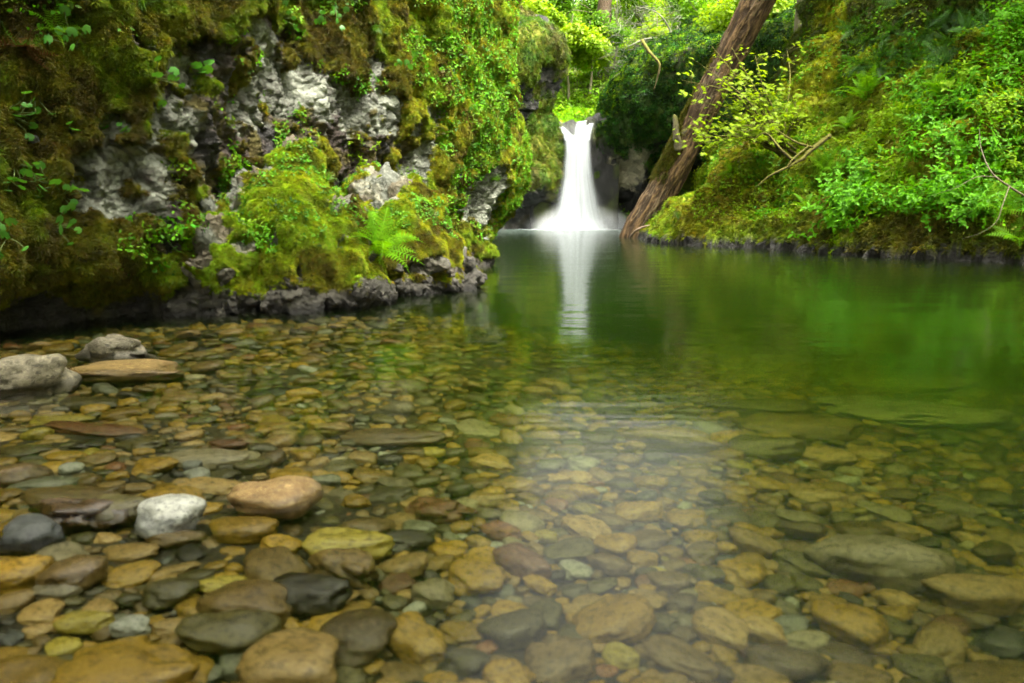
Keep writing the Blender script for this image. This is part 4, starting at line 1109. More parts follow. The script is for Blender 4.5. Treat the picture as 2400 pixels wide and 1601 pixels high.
lay('log_moss', TUFT, S_LOG, S_LOG.m['moss'] ** 2 * seen(S_LOG.V, S_LOG.N, 100, -.1), 2500, (.08, .16), lambda p, c: jit(c, .3), .7, logr).name = 'moss'
# ---- ground cover
C_BRIGHT, C_LIME, C_DEEP = (0.10, 0.29, 0.006), (0.22, 0.36, 0.006), (0.03, 0.11, 0.010)
cv = fbm(S_LEFT.V * 1.6, 3, 900)
wl_ = vl * S_LEFT.m['moss'] * (sst(.05, .5, cv + .75 * sst(900, 1120, S_LEFT.u) - .25)) * sst(.35, .8, S_LEFT.V[:, 2]) * dens
lay('cliff_ground_cover', COVER, S_LEFT, wl_, 6500, (.035, .075), lambda p, c: jit(C_BRIGHT, .35, len(p)) + jit((.05, .03, 0), .4, len(p)) * (rg.random((len(p), 1)) < .4), .7, lift=.25, label='small bright leaves trailing over the cliff edge')
for root, S, n in ((bd_mid, S_MID, 330), (bd_low, S_LOW, 60), (bd_far, S_FARB, 420)):
    w = seen(S.V, S.N, 200, -.1) * S.m['moss'] * sst(.5, 1.2, S.V[:, 2] + .3 * fbm(S.V * 2.5, 3, 901)) * sst(-.1, .3, fbm(S.V * 3, 3, 902) + .1)
    lay('ground_cover', COVER, S, w, n, (.03, .06), lambda p, c: jit((.10, .27, .012), .3, len(p)), .6, root, lift=.3)
cb = fbm(S_BANK.V * .8, 3, 903)
wb = vb_ * S_BANK.m['moss'] * sst(-.1, .25, cb + .3 * sst(.7, 2.2, S_BANK.m['z']) - .12) * sst(.4, 1.2, S_BANK.m['z']) * (1 - .75 * S_BANK.m['clf']) * (1 - .9 * S_BANK.m['pil']) * (1 - .6 * sst(19, 22, S_BANK.m['y']) * sst(2.4, 1.2, S_BANK.m['z'])) / np.clip(S_BANK.d, 8, 40)
lay('bank_ground_cover', COVER, S_BANK, wb, 17000, (.07, .17), lambda p, c: np.where(fbm(p * .9, 2, 904)[:, None] > 0, jit(C_LIME, .3, len(p)), jit(C_BRIGHT, .3, len(p))), .5, lift=.3, label='small leaves covering the far bank')
# far walls: hanging ferns and leaves
fern_w = seen(S_BR.V) * S_BR.m['moss'] * sst(420, 330, S_BR.m['pv'])
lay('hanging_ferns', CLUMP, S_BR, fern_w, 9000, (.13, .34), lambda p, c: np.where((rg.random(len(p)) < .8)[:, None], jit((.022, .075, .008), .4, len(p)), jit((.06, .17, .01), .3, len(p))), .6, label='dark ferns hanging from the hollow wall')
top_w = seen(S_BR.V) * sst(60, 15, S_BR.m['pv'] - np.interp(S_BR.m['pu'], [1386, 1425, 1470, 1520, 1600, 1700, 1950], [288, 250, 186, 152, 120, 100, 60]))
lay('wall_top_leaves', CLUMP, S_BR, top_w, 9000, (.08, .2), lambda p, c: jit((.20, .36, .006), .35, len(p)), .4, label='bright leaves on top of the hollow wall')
lay('wall_leaves', CLUMP, S_BL, seen(S_BL.V) * S_BL.m['moss'] * sst(500, 400, S_BL.m['pv']), 7000, (.09, .22), lambda p, c: jit(c, .3) * np.array([.9, 1.25, 1]), .6, label='leaves and moss on the wall left of the fall')
hw = seen(S_HILL.V, None, 200) * (S_HILL.d < 110)
lay('hillside_undergrowth', CLUMP, S_HILL, hw / np.clip(S_HILL.d, 40, 120), 9000, (.4, .9), lambda p, c: np.where(fbm(p * .25, 3, 905)[:, None] > -.1, jit((.24, .42, .008), .3, len(p)), jit((.14, .29, .008), .3, len(p))), .4, lift=.4, label='bright undergrowth covering the hillside')

ON = ['first', 'second', 'third', 'fourth', 'fifth', 'sixth', 'seventh', 'eighth', 'ninth', 'tenth', 'eleventh', 'twelfth', 'thirteenth', 'fourteenth']
wcp = np.exp(-((S_HILL.V[:, 0] - 5.2) / 3.2) ** 2 - ((S_HILL.V[:, 1] - 57) / 3.5) ** 2)
lay('lip_carpet', CLUMP, S_HILL, wcp, 3200, (.16, .34), lambda p, c: jit((.22, .46, .008), .2, len(p)), .2, lift=.5, label='bright green carpet of plants just above the fall')
# ---- ferns, frond by frond
M_FB = leaf_mat('bright_fern', (.12, .36, .006), (.24, .46, .008), .4, .02)
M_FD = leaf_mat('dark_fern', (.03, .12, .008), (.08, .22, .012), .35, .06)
M_FX = leaf_mat('withered_fern', (.16, .075, .02), (.10, .045, .015), .3, .02)
def frond(seed, npair=15, arch=.7, width=.26):
    r = np.random.default_rng(seed); V, T = [], []
    s = np.linspace(0, 1, npair)
    cx = s * (1 - .15 * arch * s ** 2); cz = arch * (.55 * s - .75 * s ** 2.2)
    sway = r.normal(0, .06) * s ** 2
    for q in range(npair):
        c = np.array([sway[q], cx[q], cz[q]]); wd = width * math.sin(math.pi * min(1, .12 + s[q] * .93)) ** .7 * (1 - .45 * s[q])
        for sg in (-1, 1):
            L = wd * r.uniform(.85, 1.1); d = np.array([sg * .92, .38, -.12 - .1 * r.random()])
            tip = c + d * L; hw = .30 / npair
            k0 = len(V); V += [c + np.array([0, -hw, 0]), c + np.array([0, hw, .004]), c + d * L * .55 + np.array([0, hw * .9, .012]), c + d * L * .55 - np.array([0, hw * .9, 0]), tip]
            T += [(k0, k0 + 1, k0 + 2), (k0, k0 + 2, k0 + 3), (k0 + 3, k0 + 2, k0 + 4)]
    sv, sb = tube(np.stack([sway, cx, cz], -1), np.linspace(.012, .004, npair), 4)
    return join([(np.array(V), [np.array(T)]), (sv, sb)])
FROND = {}
for nm, mt in (('b', M_FB), ('d', M_FD), ('x', M_FX)):
    FROND[nm] = [mesh('frond', *frond(q, 15, .5 + .18 * q, .24), mt) for q in range(4)]
def fern(p, n, size, nfr, style, label, group, hang=.0, name='fern', spread=1.0):
    """fronds fan out round the surface normal; hang tips them downwards"""
    ax_ = unit(unit(n) * (1 - .35) + np.array([0, 0, .55 - hang]))
    Rm = Matrix(frames(ax_[None])[0].tolist())
    o = empty(name, tuple(p), Rm.to_euler()); tag(o, label, 'fern', group)
    for q in range(nfr):
        a = 2 * math.pi * q / nfr + rg.uniform(-.3, .3)
        L = size * rg.uniform(.75, 1.1); tl = rg.uniform(.35, .95) / spread
        # frond runs along +Y and bends towards -Z: lift it from the base plane
        m = Matrix.Rotation(a, 3, 'Z') @ Matrix.Rotation(tl, 3, 'X')
        obj('frond', FROND[style[q % len(style)]][int(rg.integers(4))], o, (0, 0, 0), m.to_euler(), L)
    return o
p, n = S_MID.pick(862, 590); p2, n2 = S_FARB.pick(890, 560)
fern((p + p2) / 2 + np.array([.05, -.10, -.05]), (n + n2) + np.array([.2, -.8, .4]), .60, 19, 'b', 'bright green fern growing between the two largest mossy boulders', 'ferns', -.1)
p, n = S_FARB.pick(890, 660); fern(p, n + np.array([0, -.5, -.3]), .22, 6, 'b', 'small fern hanging below the bright fern near the waterline', 'ferns', .5)
p, n = S_LEFT.pick(60, 105); fern(p, n, .34, 11, 'xdxx', 'fern with withered brown fronds high on the near cliff', 'ferns', .9)
p, n = S_LEFT.pick(130, 75); fern(p, n, .26, 9, 'b', 'green fern above the withered fern on the near cliff', 'ferns', .2)
p, n = S_BANK.pick(2030, 232); fern(p, n + np.array([0, 0, 1.2]), 1.15, 15, 'b', 'large upright light green fern below the dark fern wall', 'ferns', -.6, spread=.75)
p, n = S_BANK.pick(2200, 232); fern(p, n + np.array([0, 0, .6]), .8, 11, 'b', 'light green fern right of the large upright fern', 'ferns', -.3, spread=.8)
p, n = S_BANK.pick(1930, 395); fern(p, n, .8, 10, 'b', 'light green fern beneath the mossy limb', 'ferns', .1)
p, n = S_BANK.pick(1985, 300); fern(p, n, .7, 9, 'b', 'fern between the mossy limb and the large upright fern', 'ferns', .2)
FW = [(2020, 40), (2060, 15), (2095, 70), (2130, 30), (2165, 85), (2200, 45), (2240, 20), (2270, 70), (2040, 100), (2080, 130), (2120, 110), (2150, 140), (2190, 120), (2225, 100),
                            (2025, 150), (2065, 165), (2110, 160), (2250, 130), (2290, 25), (2000, 70), (2175, 15), (2105, 5), (2210, 150), (2320, 55)]
for q, (a, b) in enumerate(FW):
    p, n = S_BANK.pick(a, b)
    r_w = int(b // 43); k_w = sorted(t[0] for t in FW if int(t[1] // 43) == r_w).index(a)
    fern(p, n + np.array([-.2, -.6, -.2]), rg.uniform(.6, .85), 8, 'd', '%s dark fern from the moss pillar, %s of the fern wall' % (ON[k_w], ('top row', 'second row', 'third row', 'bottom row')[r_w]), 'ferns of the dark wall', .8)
for q, (a, b, l) in enumerate([(2380, 330, 'fern at the right edge halfway up the bank'), (2340, 500, 'drooping fern low at the right edge'), (1890, 480, 'fern low on the bank under the mossy limb'),
                               (2385, 560, 'lowest fern at the right edge above the water'), (1720, 400, 'fern on the crest of the mossy spit'), (2060, 480, 'fern under the leafy shrubs')]):
    p, n = S_BANK.pick(a, b); fern(p, n, rg.uniform(.55, .8), 9, 'b', l, 'ferns', .5)

# ---- leafy shrubs of the far bank: sprigs of opposite leaves
M_SH = leaf_mat('shrub_leaf', (.07, .28, .004), (.16, .42, .006), .42, .015, rough=.5)
M_SH2 = leaf_mat('shrub_leaf_lime', (.16, .34, .004), (.26, .42, .006), .42, .012, rough=.5)
M_TWIG = bark_mat('green_twig', (.06, .07, .02), (.11, .09, .03))
def sprig(seed, nn=9, size=.22):
    r = np.random.default_rng(seed)
    st = crom([(0, 0, 0), (r.normal(0, .08), .05, .35), (r.normal(0, .15), .18, .7), (r.normal(0, .2), .40, .95)], nn)
    P, D, UPd, S = [], [], [], []
    for q in range(1, nn):
        for sg in (-1, 1):
            a = q * 1.57 + (0 if sg > 0 else math.pi) + r.normal(0, .3)
            d = np.array([math.cos(a), math.sin(a), .15 - .5 * r.random()])
            P.append(st[q]); UPd.append(d); D.append(np.array([0, -.15, 1]) + r.normal(0, .25, 3)); S.append(size * r.uniform(.6, 1.1) * (1 - .35 * abs(q / nn - .55)))
    P.append(st[-1]); UPd.append(np.array([0, .6, .4])); D.append(np.array([0, -.5, 1])); S.append(size)
    R = []
    for d, z in zip(UPd, D):
        y = unit(d); z = unit(z - y * (z @ y)); R.append(np.stack([np.cross(y, z), y, z], -1))
    L = stamp(LEAF_T * np.array([.95, 1, 1]), LEAF_F, np.array(R), S, np.array(P))
    sv, sb = tube(st, np.linspace(.012, .004, nn), 4)
    return L, (sv, sb)
def sprig_mesh(seed, m, **kw):
    L, T_ = sprig(seed, **kw); V, b = join([L, T_])
    return mesh('sprig', V, b, m)
SPR = {'s': [sprig_mesh(q, M_SH) for q in range(5)], 'l': [sprig_mesh(10 + q, M_SH2, size=.19) for q in range(5)]}
def shrub(S, u_, v_, size, n_, style, label, group, outw=.0, dirv=None, name='leafy_shrub'):
    p, n = S.pick(u_, v_)
    ax_ = unit(n * .6 + np.array([0, -.25, .6]) if dirv is None else np.asarray(dirv, float))
    o = empty(name, tuple(p - n * .1 * size), Matrix(frames(ax_[None])[0].tolist()).to_euler()); tag(o, label, 'shrub', group)
    for q in range(n_):
        tl, a = abs(rg.normal(0, .75)), rg.uniform(0, 6.28)
        m = Matrix.Rotation(a, 3, 'Z') @ Matrix.Rotation(min(tl, 1.5), 3, 'X') @ Matrix.Rotation(rg.uniform(0, 6.28), 3, 'Z')
        off = Vector((rg.normal(0, .28), rg.normal(0, .28), rg.uniform(-.1, .25))) * size
        obj('sprig', SPR[style][int(rg.integers(5))], o, off, m.to_euler(), size * rg.uniform(.65, 1.05))
    return o
ROWS = [(2050, 505), (1985, 490), (2120, 490), (2180, 510), (2100, 430), (2030, 440), (1965, 520), (2240, 480), (2200, 455), (2285, 470), (2290, 520), (2150, 375), (2230, 360), (2300, 390), (2090, 310), (2060, 365), (2000, 400),
        (2340, 300), (2260, 280), (2180, 300), (2360, 220), (2300, 200), (2380, 150), (2240, 215), (2140, 250), (2350, 420), (2380, 500), (2320, 110), (2385, 60)]
ZONE = [(2000, 'below'), ]
bv = sorted(ROWS, key=lambda t: (t[1], t[0]))
WORDS = ['top row', 'second row', 'third row', 'middle row', 'fourth row', 'fifth row', 'lowest row']
# rows of shrubs by height, numbered from the fern wall outwards
rows_ = {}
for a, b in ROWS: rows_.setdefault(min(int(b // 100), 5), []).append((a, b))
RN = ['at the very top of the bank', 'just under the top of the bank', 'level with the large upright fern', 'halfway up the bank', 'on the lower bank', 'lowest, overhanging the mossy wall']
for rr in rows_:
    for q, (a, b) in enumerate(sorted(rows_[rr])):
        # the rules want each told apart: counted along its row from the log side
        shrub(S_BANK, a, b - 8, rg.uniform(.62, .85), 22, 's' if rg.random() < .8 else 'l', '%s leafy shrub from the log, %s' % (ON[q], RN[rr]), 'leafy shrubs on the bank')
for a, b, sz, n_, l in [(1800, 350, .6, 12, 'lime leaved shrub under the mossy limb'), (1760, 420, .5, 10, 'lime leaved shrub on the flank of the mossy spit'), (1850, 270, .6, 12, 'lime leaved shrub beside the moss pillar'),
                        (1905, 330, .6, 12, 'lime leaved shrub where the mossy limb roots'), (1840, 520, .55, 12, 'lime leaved shrub low over the mossy wall'), (1960, 640 - 60, .4, 8, 'small lime shrub hanging near the waterline'),
                        (1535, 545, .28, 8, 'tiny lime shrub on the tip of the spit beside the log'), (1640, 500, .35, 8, 'small lime shrub on the low crest of the spit')]:
    shrub(S_BANK, a, b, sz, n_, 'l', l, 'lime shrubs on the bank')
shrub(S_MID, 612, 585, .26, 14, 's', 'bright leafy sprig plant in the cleft between low and tall boulders', 'plants on the boulders', name='leafy_plant', dirv=(-.1, -.6, .7))
shrub(S_MID, 600, 545, .24, 9, 'l', 'lacy light green plant above the bright leafy sprig plant', 'plants on the boulders', name='leafy_plant', dirv=(-.1, -.5, .9))
shrub(S_LEFT, 830, 375, .34, 14, 'l', 'leafy plant rising behind the two largest boulders against the cliff', 'plants on the boulders', name='leafy_plant', dirv=(.1, -.6, .8))
shrub(S_FARB, 700 + 260, 420, .16, 6, 'l', 'small leafy plant on top of the boulder beyond the bright fern', 'plants on the boulders', name='leafy_plant')

# ---- round-leaved plants on the near cliff, leaf by leaf
M_RL = leaf_mat('round_leaf', (.06, .26, .03), (.13, .34, .03), .35, .05, rough=.45)
def round_leaf(seed):
    r = np.random.default_rng(seed); n = 14; a = np.linspace(.35, 2 * math.pi - .35, n) - math.pi / 2
    rr = .5 * (1 + .10 * np.cos(np.arange(n) * math.pi)) * r.uniform(.95, 1.05, n)
    V = [np.array([0, .0, .05])] + [np.array([math.cos(t) * q, math.sin(t) * q + .05, -.10 * q]) for t, q in zip(a, rr)]
    T = [(0, i, i + 1) for i in range(1, n)]
    return mesh('leaf', np.array(V), np.array(T), M_RL)
RLV = [round_leaf(q) for q in range(4)]
M_STEM = bark_mat('leaf_stalk', (.10, .16, .03), (.16, .20, .05))
SPOT = [(165, 95, 'highest, near the top edge'), (365, 178, 'above the pale rock'), (440, 148, 'with the largest leaves, above the brown rock'), (285, 262, 'on the pale rock'), (75, 228, 'beside the withered fern'), (25, 262, 'at the left edge under the withered fern'),
        (40, 385, 'at the left edge halfway down'), (30, 420, 'at the left edge below halfway'), (120, 428, 'left of the pale rock'), (148, 455, 'just left of the pale rock foot'), (115, 520, 'on the lower moss bulge at left'), (365, 548, 'alone on the lower moss bulge'),
        (155, 300, 'left of the highest pale rock'), (15, 545, 'lowest at the left edge'), (660, 35, 'top middle of the cliff'), (790, 55, 'top edge right of middle'), (740, 45, 'near the top edge in the middle'), (975, 130, 'upper right cliff'),
        (945, 165, 'left of the trailing leaves'), (1100, 335, 'low on the right cliff'), (1120, 400, 'above the pale rock at the cliff corner'), (1085, 260, 'on the right cliff face'), (560, 640, 'none')]
for a, b, l in SPOT[:-1]:
    p, n = S_LEFT.pick(a, b)
    o = empty('round_leaved_plant', tuple(p), Matrix(frames(unit(n)[None])[0].tolist()).to_euler()); tag(o, 'round leaved plant on the near cliff, ' + l, 'plant', 'round leaved plants on the near cliff')
    big = .115 if 'largest' in l else .075
    for q in range(7):
        x, y, z = rg.normal(0, .085), rg.normal(-.02, .085), rg.uniform(.06, .16)
        lf = obj('leaf', RLV[q % 4], o, (x, y, z), (rg.normal(.75, .3), rg.normal(0, .35), rg.normal(0, .6)), big * rg.uniform(.65, 1.2))
        sv, sb = tube(crom([(x * .1, y * .1 - .02, -.03), (x * .7, y * .6 - .01, z * .7), (x, y, z)], 5), .003, 4)
        obj('stalk', mesh('stalk', sv, sb, M_STEM), o)

# ---- grass tufts
M_GR = leaf_mat('grass_blade', (.09, .24, .012), (.17, .32, .02), .4, .05)
def grass(seed, n=46):
    r = np.random.default_rng(seed); V, T = [], []
    for b in range(n):
        a = r.uniform(0, 6.28); o = np.array([r.normal(0, .06), r.normal(0, .06), 0]); L = r.uniform(.6, 1.0); sp = r.uniform(.1, .75)
        d = np.array([math.cos(a), math.sin(a), 0]); sd_ = np.array([-math.sin(a), math.cos(a), 0]) * .012
        k0 = len(V)
        for s_ in (0, .4, .75):
            c = o + d * sp * L * s_ ** 1.6 + np.array([0, 0, L * (s_ - .45 * s_ ** 2.2 * sp * 1.6)]); V += [c - sd_ * (1 - s_ * .5), c + sd_ * (1 - s_ * .5)]
        V.append(o + d * sp * L * 1.15 + np.array([0, 0, L * (1 - .75 * sp * 1.2)]))
        T += [(k0, k0 + 1, k0 + 3), (k0, k0 + 3, k0 + 2), (k0 + 2, k0 + 3, k0 + 5), (k0 + 2, k0 + 5, k0 + 4), (k0 + 4, k0 + 5, k0 + 6)]
    return mesh('grass_blades', np.array(V), np.array(T), M_GR)
GR = [grass(q) for q in range(3)]
for q, (S, a, b, sz, l) in enumerate([(S_MID, 765, 420, .22, 'grass tuft on the shoulder of the tallest boulder'), (S_MID, 790, 465, .2, 'grass tuft just below the shoulder of the tallest boulder'), (S_LOW, 545, 560, .1, 'tiny grass tuft on the smallest boulder'),
        (S_FARB, 1010, 505, .14, 'grass tuft on the boulder beyond the bright fern'), (S_LEFT, 335, 25, .25, 'grass tuft hanging near the top edge of the cliff'), (S_LEFT, 870, 70, .25, 'grass tuft on the lit upper cliff'),
        (S_LEFT, 1150, 420, .3, 'grass tuft at the corner of the cliff'), (S_BANK, 1590, 512, .5, 'grass tuft on the crest of the low spit')]):
    p, n = S.pick(a, b); ax_ = unit(n * .7 + np.array([0, 0, .5]))
    o = obj('grass_tuft', GR[q % 3], None, tuple(p - n * .01), Matrix(frames(ax_[None])[0].tolist()).to_euler(), sz); tag(o, l, 'grass', 'grass tufts')

# ---- vine maple leaning over from the bank
M_MAP = leaf_mat('maple_leaf', (.20, .33, .004), (.30, .40, .006), .5, .015)
M_LIMB = bark_mat('mossy_limb', (.05, .04, .012), (.10, .075, .02), (.13, .125, .010))
def maple_leaf_t():
    a = np.radians([-90, -50, -28, 0, 22, 45, 62, 90, 118, 135, 158, 180, 208, 230])
    r = np.array([.12, .5, .42, .85, .5, .95, .55, 1.05, .55, .95, .5, .85, .42, .5])
    V = np.stack([np.cos(a) * r * .52, np.sin(a) * r * .52 + .15, -.10 * r], -1)
    V = np.concatenate([[[0, .12, .02]], V]); n = len(a)
    return V, np.array([(0, i, i % n + 1) for i in range(1, n + 1)])
MLT, MLF = maple_leaf_t()
rootp, _ = S_BANK.pick(1895, 400)
mroot = empty('vine_maple', tuple(rootp)); tag(mroot, 'vine maple with star shaped yellow green leaves in front of the leaning log', 'tree')
RO = rootp
tips = [(1598, 188, 21.5), (1640, 150, 21.5), (1668, 108, 22), (1715, 112, 22), (1770, 130, 22.5), (1845, 120, 23), (1612, 235, 21), (1690, 185, 21.5), (1600, 300, 21), (1648, 335, 20.5), (1700, 300, 20.5), (1745, 245, 21), (1800, 215, 21.5), (1640, 372, 20.5),
        (1590, 335, 20.8), (1720, 350, 20), (1670, 262, 21), (1780, 290, 20.5), (1815, 330, 20), (1730, 175, 22), (1855, 300, 20.2), (1745, 310, 19.8), (1860, 240, 21)]
LP, LR, LS, BR = [], [], [], []
hub = at(1840, 345, 20.6)
BR.append(tube(crom([RO, at(1880, 375, 20.8), hub, at(1800, 315, 20.8)], 16), np.linspace(.07, .045, 16), 7, .12, 1))
for q, (a, b, Yq) in enumerate(tips):
    tp = at(a, b, Yq); m_ = hub * .45 + tp * .55 + np.array([rg.normal(0, .2), rg.normal(0, .2), .25 + rg.normal(0, .15)])
    c = crom([hub + rg.normal(0, .12, 3), hub * .75 + tp * .25 + np.array([0, 0, .1]), m_, tp], 26)
    BR.append(tube(c, np.linspace(.035, .007, 26), 5, .05, q))
    for _ in range(16):
        f = int(rg.integers(9, 26)); base_ = c[f]
        side = unit(rg.normal(0, 1, 3) * np.array([1, 1, .35])); e = base_ + side * rg.uniform(.15, .55) + np.array([0, 0, rg.uniform(-.05, .2)])
        BR.append(tube(np.stack([base_, (base_ + e) / 2 + np.array([0, 0, .03]), e]), [.010, .007, .004], 3))
        for _k in range(int(rg.integers(2, 5))):
            LP.append(e + rg.normal(0, .09, 3)); LS.append(rg.uniform(.15, .27))
            LR.append(unit(np.array([rg.normal(0, .4), -.35 + rg.normal(0, .35), .9])))
LR = frames(np.array(LR), (0, 1, 0), rg.uniform(0, 6.28, len(LR)))
V, b = join(BR); obj('branches', mesh('maple_branches', V - RO, b, M_LIMB), mroot)
V, b = stamp(MLT, MLF, LR, LS, np.array(LP))
lf = obj('foliage', mesh('maple_leaves', V - RO, b, M_MAP), mroot); lf['kind'] = 'stuff'
# mossy limbs crossing the bank
def limb(name, curves, rads, label, mat, cat='branch'):
    o0 = curves[0][0]
    V, b = join([tube(crom(c, 30), np.interp(np.linspace(0, 1, 30), np.linspace(0, 1, len(r)), r), 8, .14, i) for i, (c, r) in enumerate(zip(curves, rads))])
    o = obj(name, mesh(name, V - o0, b, mat), None, tuple(o0)); tag(o, label, cat); return o
limb('mossy_branch', [[at(1945, 318, 19.2), at(1900, 352, 19.0), at(1868, 378, 18.8), at(1830, 350, 18.9), at(1795, 312, 19.2), at(1762, 330, 19.4)], [at(1868, 378, 18.8), at(1845, 392, 18.7), at(1805, 412, 18.7), at(1770, 440, 18.8)],
                      [at(1905, 345, 19.0), at(1870, 335, 19.0), at(1840, 318, 19.2), at(1815, 300, 19.5)], [at(1845, 392, 18.7), at(1860, 372, 18.7), at(1895, 342, 18.9)]],
     [[.07, .06, .05, .035, .025, .01], [.045, .035, .025, .01], [.035, .03, .018, .007], [.03, .03, .025]], 'forked mossy branch sticking out of the bank toward the log', M_LIMB)
limb('bare_branch', [[at(2420, 470, 12.2), at(2370, 440, 12.2), at(2325, 405, 12.4), at(2300, 350, 12.8), at(2295, 300, 13)], [at(2365, 438, 12.2), at(2350, 480, 12.0), at(2335, 520, 11.9), at(2300, 545, 11.9), at(2255, 560, 12)], [at(2335, 415, 12.3), at(2290, 415, 12.4), at(2240, 440, 12.5), at(2180, 460, 12.8)]],
     [[.02, .016, .012, .008, .004], [.011, .009, .006, .004, .002], [.008, .007, .005, .002]], 'thin leafless branch drooping at the right edge above the water', bark_mat('pale_twig', (.12, .10, .06), (.24, .20, .12)))
limb('mossy_branch', [[at(1505, 95, 43), at(1520, 120, 42.5), at(1545, 150, 42), at(1540, 185, 42), at(1532, 212, 42)]], [[.12, .10, .08, .05, .02]], 'hanging yellow mossy branch on the far wall', M_LIMB)

# ---- trees on the hillside
def crown_mesh(seed, n, mat, shape=(1, 1, 1), lobes=13):
    r = np.random.default_rng(seed)
    c = r.normal(size=(lobes, 3)); c = c / np.linalg.norm(c, axis=1, keepdims=True) * r.uniform(.2, .85, (lobes, 1)); rad = r.uniform(.22, .42, lobes)
    i = r.integers(0, lobes, n); d = r.normal(size=(n, 3)); d /= np.linalg.norm(d, axis=1, keepdims=True)
    p = (c[i] + d * (rad[i] * r.uniform(.55, 1.05, n))[:, None]) * np.array(shape)
    R = frames(d * .5 + np.array([0, 0, .7]) + r.normal(0, .4, (n, 3)), (0, 1, 0), r.uniform(0, 6.28, n))
    V, b = stamp(LEAF_T[[0, 1, 3, 7]] * np.array([1.3, 1, 1]), np.array([(0, 2, 1), (1, 2, 3)]), R, r.uniform(.07, .13, n), p)
    return mesh('crown', V, b, mat)
M_T = [leaf_mat('tree_leaf_%s' % nm, a, b, .45, .03) for nm, a, b in (('lime', (.20, .38, .008), (.32, .46, .010)), ('green', (.12, .30, .008), (.20, .38, .010)), ('deep', (.05, .15, .008), (.10, .22, .010)))]
M_TB = bark_mat('pale_mossy_bark', (.09, .085, .03), (.20, .19, .10))
M_TW = bark_mat('brown_bark', (.07, .045, .025), (.14, .09, .05))
def tree_proto(seed, mat, shape):
    r = np.random.default_rng(seed); bits = []
    bits.append(tube(crom([(0, 0, -1.0), (r.normal(0, .05), 0, 0), (r.normal(0, .12), r.normal(0, .1), 1.0), (r.normal(0, .2), r.normal(0, .1), 1.9)], 14), np.linspace(.055, .015, 14), 6, .08, seed))
    for q in range(8):
        z = r.uniform(.5, 1.6); e = np.array([r.normal(0, .6), r.normal(0, .6), z + r.uniform(.1, .6)])
        bits.append(tube(crom([(0, 0, z), e * .5 + np.array([0, 0, z * .5]) + r.normal(0, .05, 3), e], 8), np.linspace(.02, .006, 8), 5))
    V, b = join(bits)
    return mesh('trunk', V, b, M_TB), crown_mesh(seed, 3400, mat, shape)
TP = [tree_proto(1, M_T[0], (.9, .9, .8)), tree_proto(2, M_T[1], (.8, .8, 1.0)), tree_proto(3, M_T[0], (1.1, 1.0, .6)), tree_proto(4, M_T[2], (.7, .7, 1.2)), tree_proto(5, M_T[1], (1.0, 1, .8))]
TREES = [(1180, 10, 50, 3.2, 2), (1215, -15, 56, 4.2, 0), (1270, 60, 60, 3.6, 0), (1310, 20, 66, 4.5, 1), (1335, 110, 62, 3.0, 0), (1400, 30, 70, 5.0, 1), (1385, 120, 63, 3.2, 2), (1440, 70, 64, 4.0, 4), 
         (1500, 20, 66, 5.0, 0), (1550, 70, 58, 3.6, 0), (1610, 30, 56, 4.0, 1), (1640, 85, 52, 2.8, 0), (1690, 40, 50, 3.6, 4), (1580, 120, 50, 2.0, 2), (1750, 60, 46, 3.2, 0),
         (1780, 105, 42, 1.8, 2), (1260, -25, 74, 5, 3), (1360, -30, 80, 5, 3), (1470, -35, 78, 5, 3), (1560, -30, 74, 5, 1), (1650, -40, 66, 5, 3), (1290, 150, 58, 2.0, 0), (1530, 95, 54, 2.2, 2), (1240, 40, 54, 2.6, 0)]
KINDW = ['bright lime green tree', 'mid green rounded tree', 'low spreading lime tree', 'tall dark green tree', 'broad green tree']
cnt = {}
for q, (a, b, Yq, sz, kd) in enumerate(sorted(TREES, key=lambda t: t[0])):
    if b < -20: continue
    if b < 80 and 1200 < a < 1640: sz *= .62
    p = at(a, b, Yq)
    o = empty('tree', (p[0], p[1], p[2] - sz * 1.1)); cnt[kd] = cnt.get(kd, 0) + 1
    tag(o, '%s %s counted along the hillside from the near cliff' % (ON[cnt[kd] - 1] if cnt[kd] < 15 else 'farthest', KINDW[kd]), 'tree', 'trees on the hillside behind the fall')
    obj('trunk', TP[kd][0], o, (0, 0, 0), (0, 0, rg.uniform(0, 6.28)), sz)
    obj('crown', TP[kd][1], o, (0, 0, sz * 1.1), (0, 0, rg.uniform(0, 6.28)), sz)
# leafless grey twig tree above the hollow wall
M_GT = bark_mat('grey_twigs', (.20, .21, .14), (.32, .33, .24))
b0 = at(1600, 150, 47); bits = [tube(crom([b0, at(1560, 100, 46.5), at(1520, 90, 46), at(1470, 110, 45.5)], 20), np.linspace(.10, .03, 20), 5, .1, 2), tube(crom([at(1580, 125, 46.8), at(1570, 70, 46.5), at(1540, 30, 46), at(1490, 15, 46)], 20), np.linspace(.08, .02, 20), 5, .1, 3)]
for q in range(420):
    c = at(rg.uniform(1440, 1600), rg.uniform(10, 175), rg.uniform(44.8, 47.5)); d = unit(np.array([-.8 + rg.normal(0, .5), rg.normal(0, .3), .1 + rg.normal(0, .5)])) * rg.uniform(.4, 1.3)
    bits.append(tube(np.stack([c, c + d * .5 + rg.normal(0, .05, 3), c + d]), [.016, .011, .005], 3))
V, b = join(bits); o = empty('bare_tree', tuple(b0)); obj('branches', mesh('bare_tree', V - b0, b, M_GT), o); tag(o, 'grey leafless twiggy tree above the fern hung wall', 'tree')
# brown conifer trunk standing on the hillside
c0_ = at(1412, 110, 66); tv, tb = tube(crom([c0_, at(1414, 60, 66), at(1418, 0, 66), at(1424, -60, 66)], 20), np.linspace(.75, .55, 20), 10, .06, 8)
o = empty('conifer', tuple(c0_)); obj('trunk', mesh('conifer_trunk', tv - c0_, tb, M_TW), o); tag(o, 'brown conifer trunk on the hillside above the fall', 'tree')

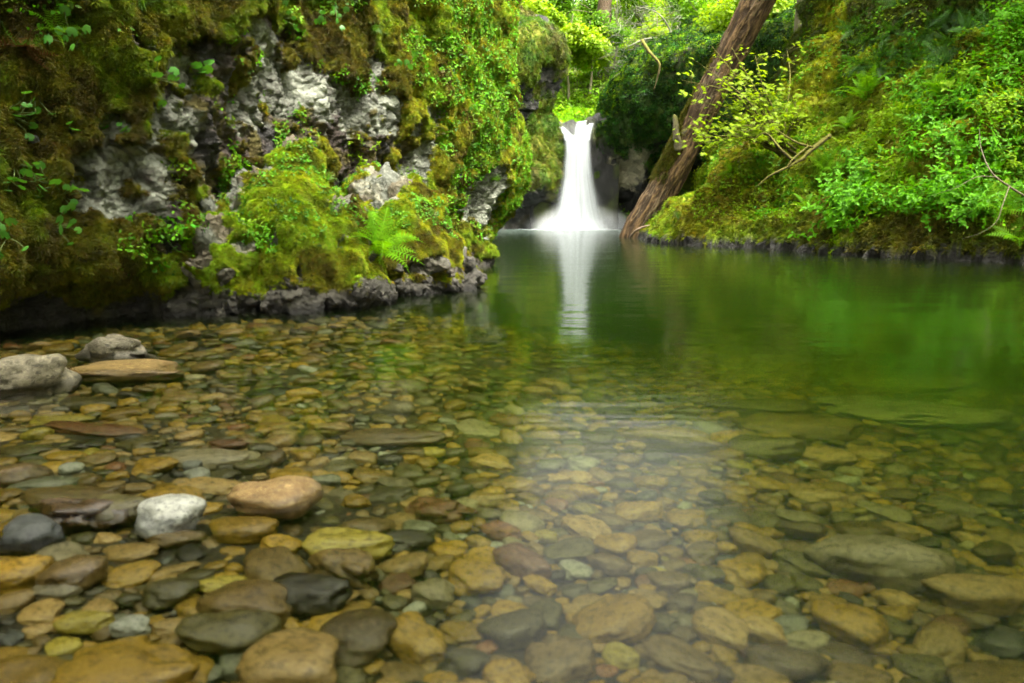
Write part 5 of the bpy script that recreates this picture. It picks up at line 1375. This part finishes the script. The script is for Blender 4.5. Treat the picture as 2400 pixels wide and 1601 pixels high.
# ---- unseen tree added by the camera, its crown placed to shade the shallows
n_ = 2300
pc = np.stack([rg.uniform(-.2, 9, n_), rg.uniform(-9, 3, n_), rg.uniform(8.5, 13, n_)], -1)
pc = pc[fbm(pc * .45, 2, 990) > -.25]
tr0 = np.array([-6.8, -4.0, 6.0])
bits = [tube(crom([tr0 + np.array([-.6, -.5, -3]), tr0, tr0 + np.array([2, 1.5, 5]), tr0 + np.array([6, 4, 6.5]), tr0 + np.array([10, 8, 6])], 30), np.linspace(.45, .08, 30), 10, .06, 9)]
for q in range(26):
    a = tr0 + np.array([1 + q * .33, 1 + q * .27, 5.2]); e = a + np.array([rg.normal(0, 2.5), rg.normal(0, 2.5), rg.uniform(0, 1.5)])
    bits.append(tube(crom([a, (a + e) / 2 + rg.normal(0, .2, 3), e], 8), np.linspace(.09, .02, 8), 5))
V, b = join(bits); shade_tree = empty('added_shade_tree', tuple(tr0)); tag(shade_tree, 'unseen tree added on the near cliff, its crown shading the shallows', 'tree')
obj('trunk', mesh('shade_tree_trunk', V - tr0, b, M_TB), shade_tree)
R = frames(rand_dirs(len(pc), .2), (0, 1, 0), rg.uniform(0, 6.28, len(pc)))
cr_ = scatter('crown', CLUMP, pc - tr0, R, rg.uniform(.35, .6, len(pc)), jit((.08, .2, .012), .3, len(pc)), parent=shade_tree)

# ---- trees on top of the gorge walls, mirrored in the water; downstream ones unseen
for q, (x, y, z, sz, kd, l) in enumerate([(12.5, 27, 15, 4.6, 4, 'first tree on top of the far bank above the log'), (15, 23, 16.5, 5, 1, 'second tree on top of the far bank'), (16.5, 18, 17, 5, 4, 'third tree on top of the far bank'),
        (17.5, 12, 17, 5.5, 1, 'fourth tree on top of the far bank'), (18.5, 5, 18, 6, 4, 'fifth tree on top of the far bank'), (13, 33, 16, 4.5, 1, 'tree on top of the hollow wall'),
        (-3.2, 14.5, 10.5, 2.6, 1, 'tree on top of the near cliff corner'), (-6.0, 10.5, 11, 3, 4, 'tree on top of the near cliff above the boulders'), (-9, 6, 11, 3.4, 1, 'tree on top of the near cliff above the brown rock'),
        (-6, 18, 12, 3.6, 4, 'tree behind the near cliff corner'), (-6, -9, 6, 5, 1, 'unseen tree added downstream beside the near cliff'), (0, -14, 6, 6, 4, 'unseen tree added downstream across the creek'), (7, -13, 7, 6, 1, 'unseen tree added downstream in midstream bend'), (13, -8, 9, 6, 4, 'unseen tree added downstream below the far bank')]):  # downstream trees are added behind the camera to block front light
    o = empty('tree', (x, y, z - sz * 1.1)); tag(o, l, 'tree', 'trees on the gorge rim')
    obj('trunk', TP[kd][0], o, (0, 0, 0), (0, 0, rg.uniform(0, 6.28)), sz); obj('crown', TP[kd][1], o, (0, 0, sz * 1.1), (0, 0, rg.uniform(0, 6.28)), sz)
